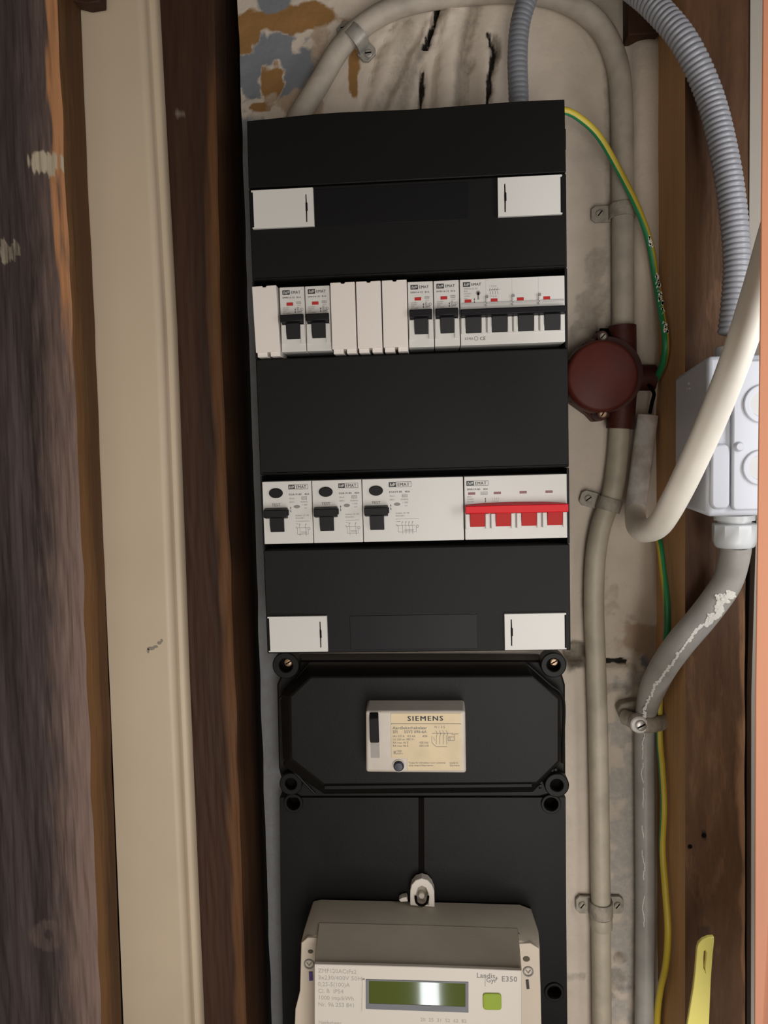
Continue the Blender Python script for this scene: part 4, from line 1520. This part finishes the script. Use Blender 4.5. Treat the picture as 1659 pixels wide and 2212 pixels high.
socket([(1344, 704, -.0115), (1345, 770, -.0115)], .0104)
socket([(1345, 850, -.0115), (1339, 926, -.0115)], .0106)
socket([(1340, 816, -.0135), (1413, 816, -.0135)], .0100)
b = MB().pp([(1222, 812), (1232, 868), (1270, 895), (1284, 910), (1300, 909), (1318, 900), (1320, 870), (1300, 800), (1290, 735), (1298, 712), (1312, 712), (1325, 745), (1320, 800)], -.016, -.0015)
obj('flange', b, M['brown'], jb, bevel=.001)
e = at(1303, 893, -.036)
obj('screw_ear', MB().lathe((e.x, -.020, e.z), (0, -1, 0), [(0, .005), (.013, .0045), (.0145, .0038)], 18), M['brown'], jb, smooth=True)
screw(jb, (e.x, e.z), -.0345, .0030, 'brass', ang=1.0)
e = at(1303, 726, -.030)
obj('screw_ear', MB().lathe((e.x, -.014, e.z), (0, -1, 0), [(0, .0052), (.013, .0045), (.0145, .0038)], 18), M['brown'], jb, smooth=True)
screw(jb, (e.x, e.z), -.0285, .0026, 'bronze', ang=.8)
pipe('black_wire', [(1396, 826, -.020), (1408, 840, -.022), (1413, 852, -.022), (1409, 868, -.018), (1404, 892, -.012)], .0014, M['dark'], 'short thin black wire beside the round brown box', 'wire', 10, .003)

# square grey junction box
gb = thing('junction_box', 'light grey square junction box with cable glands mounted on the right timber post', 'junction box', at(1600, 1110, -.09))
YB, YFJ = -.0700, -.132
rear = [at(x, y, YB) for x, y in ((1463, 822), (1468, 815))]
xl = at(1528, 900, YFJ).x
zt, zb = at(1528, 768, YFJ).z, at(1528, 1117, YFJ).z
xr = xl + .098
zrt, zrb = at(1463, 815, YB).z, at(1463, 1090, YB).z
f_ = [(xl, YFJ, zb), (xr, YFJ, zb), (xr, YFJ, zt), (xl, YFJ, zt)]
k_ = [(xl - .0005, YB, zrb), (xr, YB, zrb), (xr, YB, zrt), (xl - .0005, YB, zrt)]
obj('body', MB().prism(f_, k_), M['jbox'], gb, bevel=.003, seg=3)
# lid with raised corner pods
lx = at(1583, 900, YFJ - .004).x
b = MB().xz(rrect(lx, zb + .004, xr - .004, zt - .004, .003), YFJ - .004, YFJ + .001)
obj('lid', b, M['jbox'], gb, bevel=.0012)
b = MB().xz(rrect(xl + .0015, at(1528, 1100, YFJ).z, lx - .0008, at(1528, 960, YFJ).z, .004), YFJ - .0028, YFJ + .001)
obj('corner_pod', b, M['jbox'], gb, bevel=.0014)
c = at(1597, 965, YFJ - .005)
obj('lid_screw', MB().lathe((c.x, YFJ - .003, c.z), (0, -1, 0), [(0, .0032), (.002, .0030), (.0032, .002)], 18), M['jbox'], gb, smooth=True)
for cx, cy, r in ((1649, 872, .0118), (1643, 1010, .0108)):
    c = at(cx, cy, YFJ - .005)
    obj('knockout_ring', MB().holed(circ(c.x, c.z, r, 32), [circ(c.x, c.z, r * .66, 32)], YFJ - .0056, YFJ - .003), M['jbox'], gb, bevel=.0008)
    obj('knockout', MB().disc((c.x, c.z), r * .66, YFJ - .0048, YFJ - .003, 28), M['jbox2'], gb)
# small moulded cross mark on the left side face
ml = MB()
for y0, y1, x_ in ((826, 832, 1488), (838, 842, 1484), (838, 842, 1491)):
    p = at(x_, (y0 + y1) / 2, -.10)
    ml.box(xl - .0012, xl, -.0985 - (x_ - 1486) * .0006, -.0955 - (x_ - 1486) * .0006, at(1486, y1, -.097).z, at(1486, y0, -.097).z)
parts('moulded_mark', ml, M['gland'], gb)
c = at(1578, 745, -.100)
b = MB().lathe((c.x, -.100, zrt + .001), (0, 0, 1), [(0, .0125), (.002, .0125), (.0025, .0098), (.0145, .0092), (.0150, .0086)], 28)
obj('top_gland', b, M['gland'], gb, smooth=True, angle=40)
c = at(1586, 1150, -.100)
zt_ = at(1586, 1112, -.100).z
b = MB().lathe((c.x, -.100, zt_), (0, 0, -1), [(0, .0128), (.0035, .0128), (.0036, .0105), (.0075, .0105)], 30)
obj('bottom_gland', b, M['gland'], gb, smooth=True, angle=40)
zn = at(1586, 1129, -.100).z
b = MB().lathe((c.x, -.100, zn), (0, 0, -1), [(0, .0125), (.0006, .0137), (.0120, .0137), (.0155, .0125), (.0165, .0115)], 10)
obj('gland_nut', b, M['gland'], gb, bevel=.0006)

# yellow strap in the lower right foreground
ys_ = -.105
out_ = [(1485, 2214), (1472, 2330), (1531, 2330), (1532, 2212), (1534, 2165), (1536, 2115), (1540, 2060), (1543, 2034), (1543, 2024), (1530, 2025), (1518, 2030), (1509, 2039), (1506, 2050), (1502, 2100), (1498, 2135), (1493, 2165)]
q = [at(a, c, ys_) for a, c in out_]
h_ = [at(a, c, ys_) for a, c in ((1521, 2055), (1524, 2053), (1526, 2058), (1525, 2075), (1523, 2092), (1524, 2100), (1520, 2092), (1520, 2070))]
b = MB().holed([(p.x, p.z) for p in q], [[(p.x, p.z) for p in h_]], ys_, ys_ + .003)
o = obj('plastic_strap', b, M['yplast'], bevel=.0005, org=at(1510, 2300, ys_))
tag(o, 'bright yellow flat plastic strap with a slot in the lower right corner', 'strap')
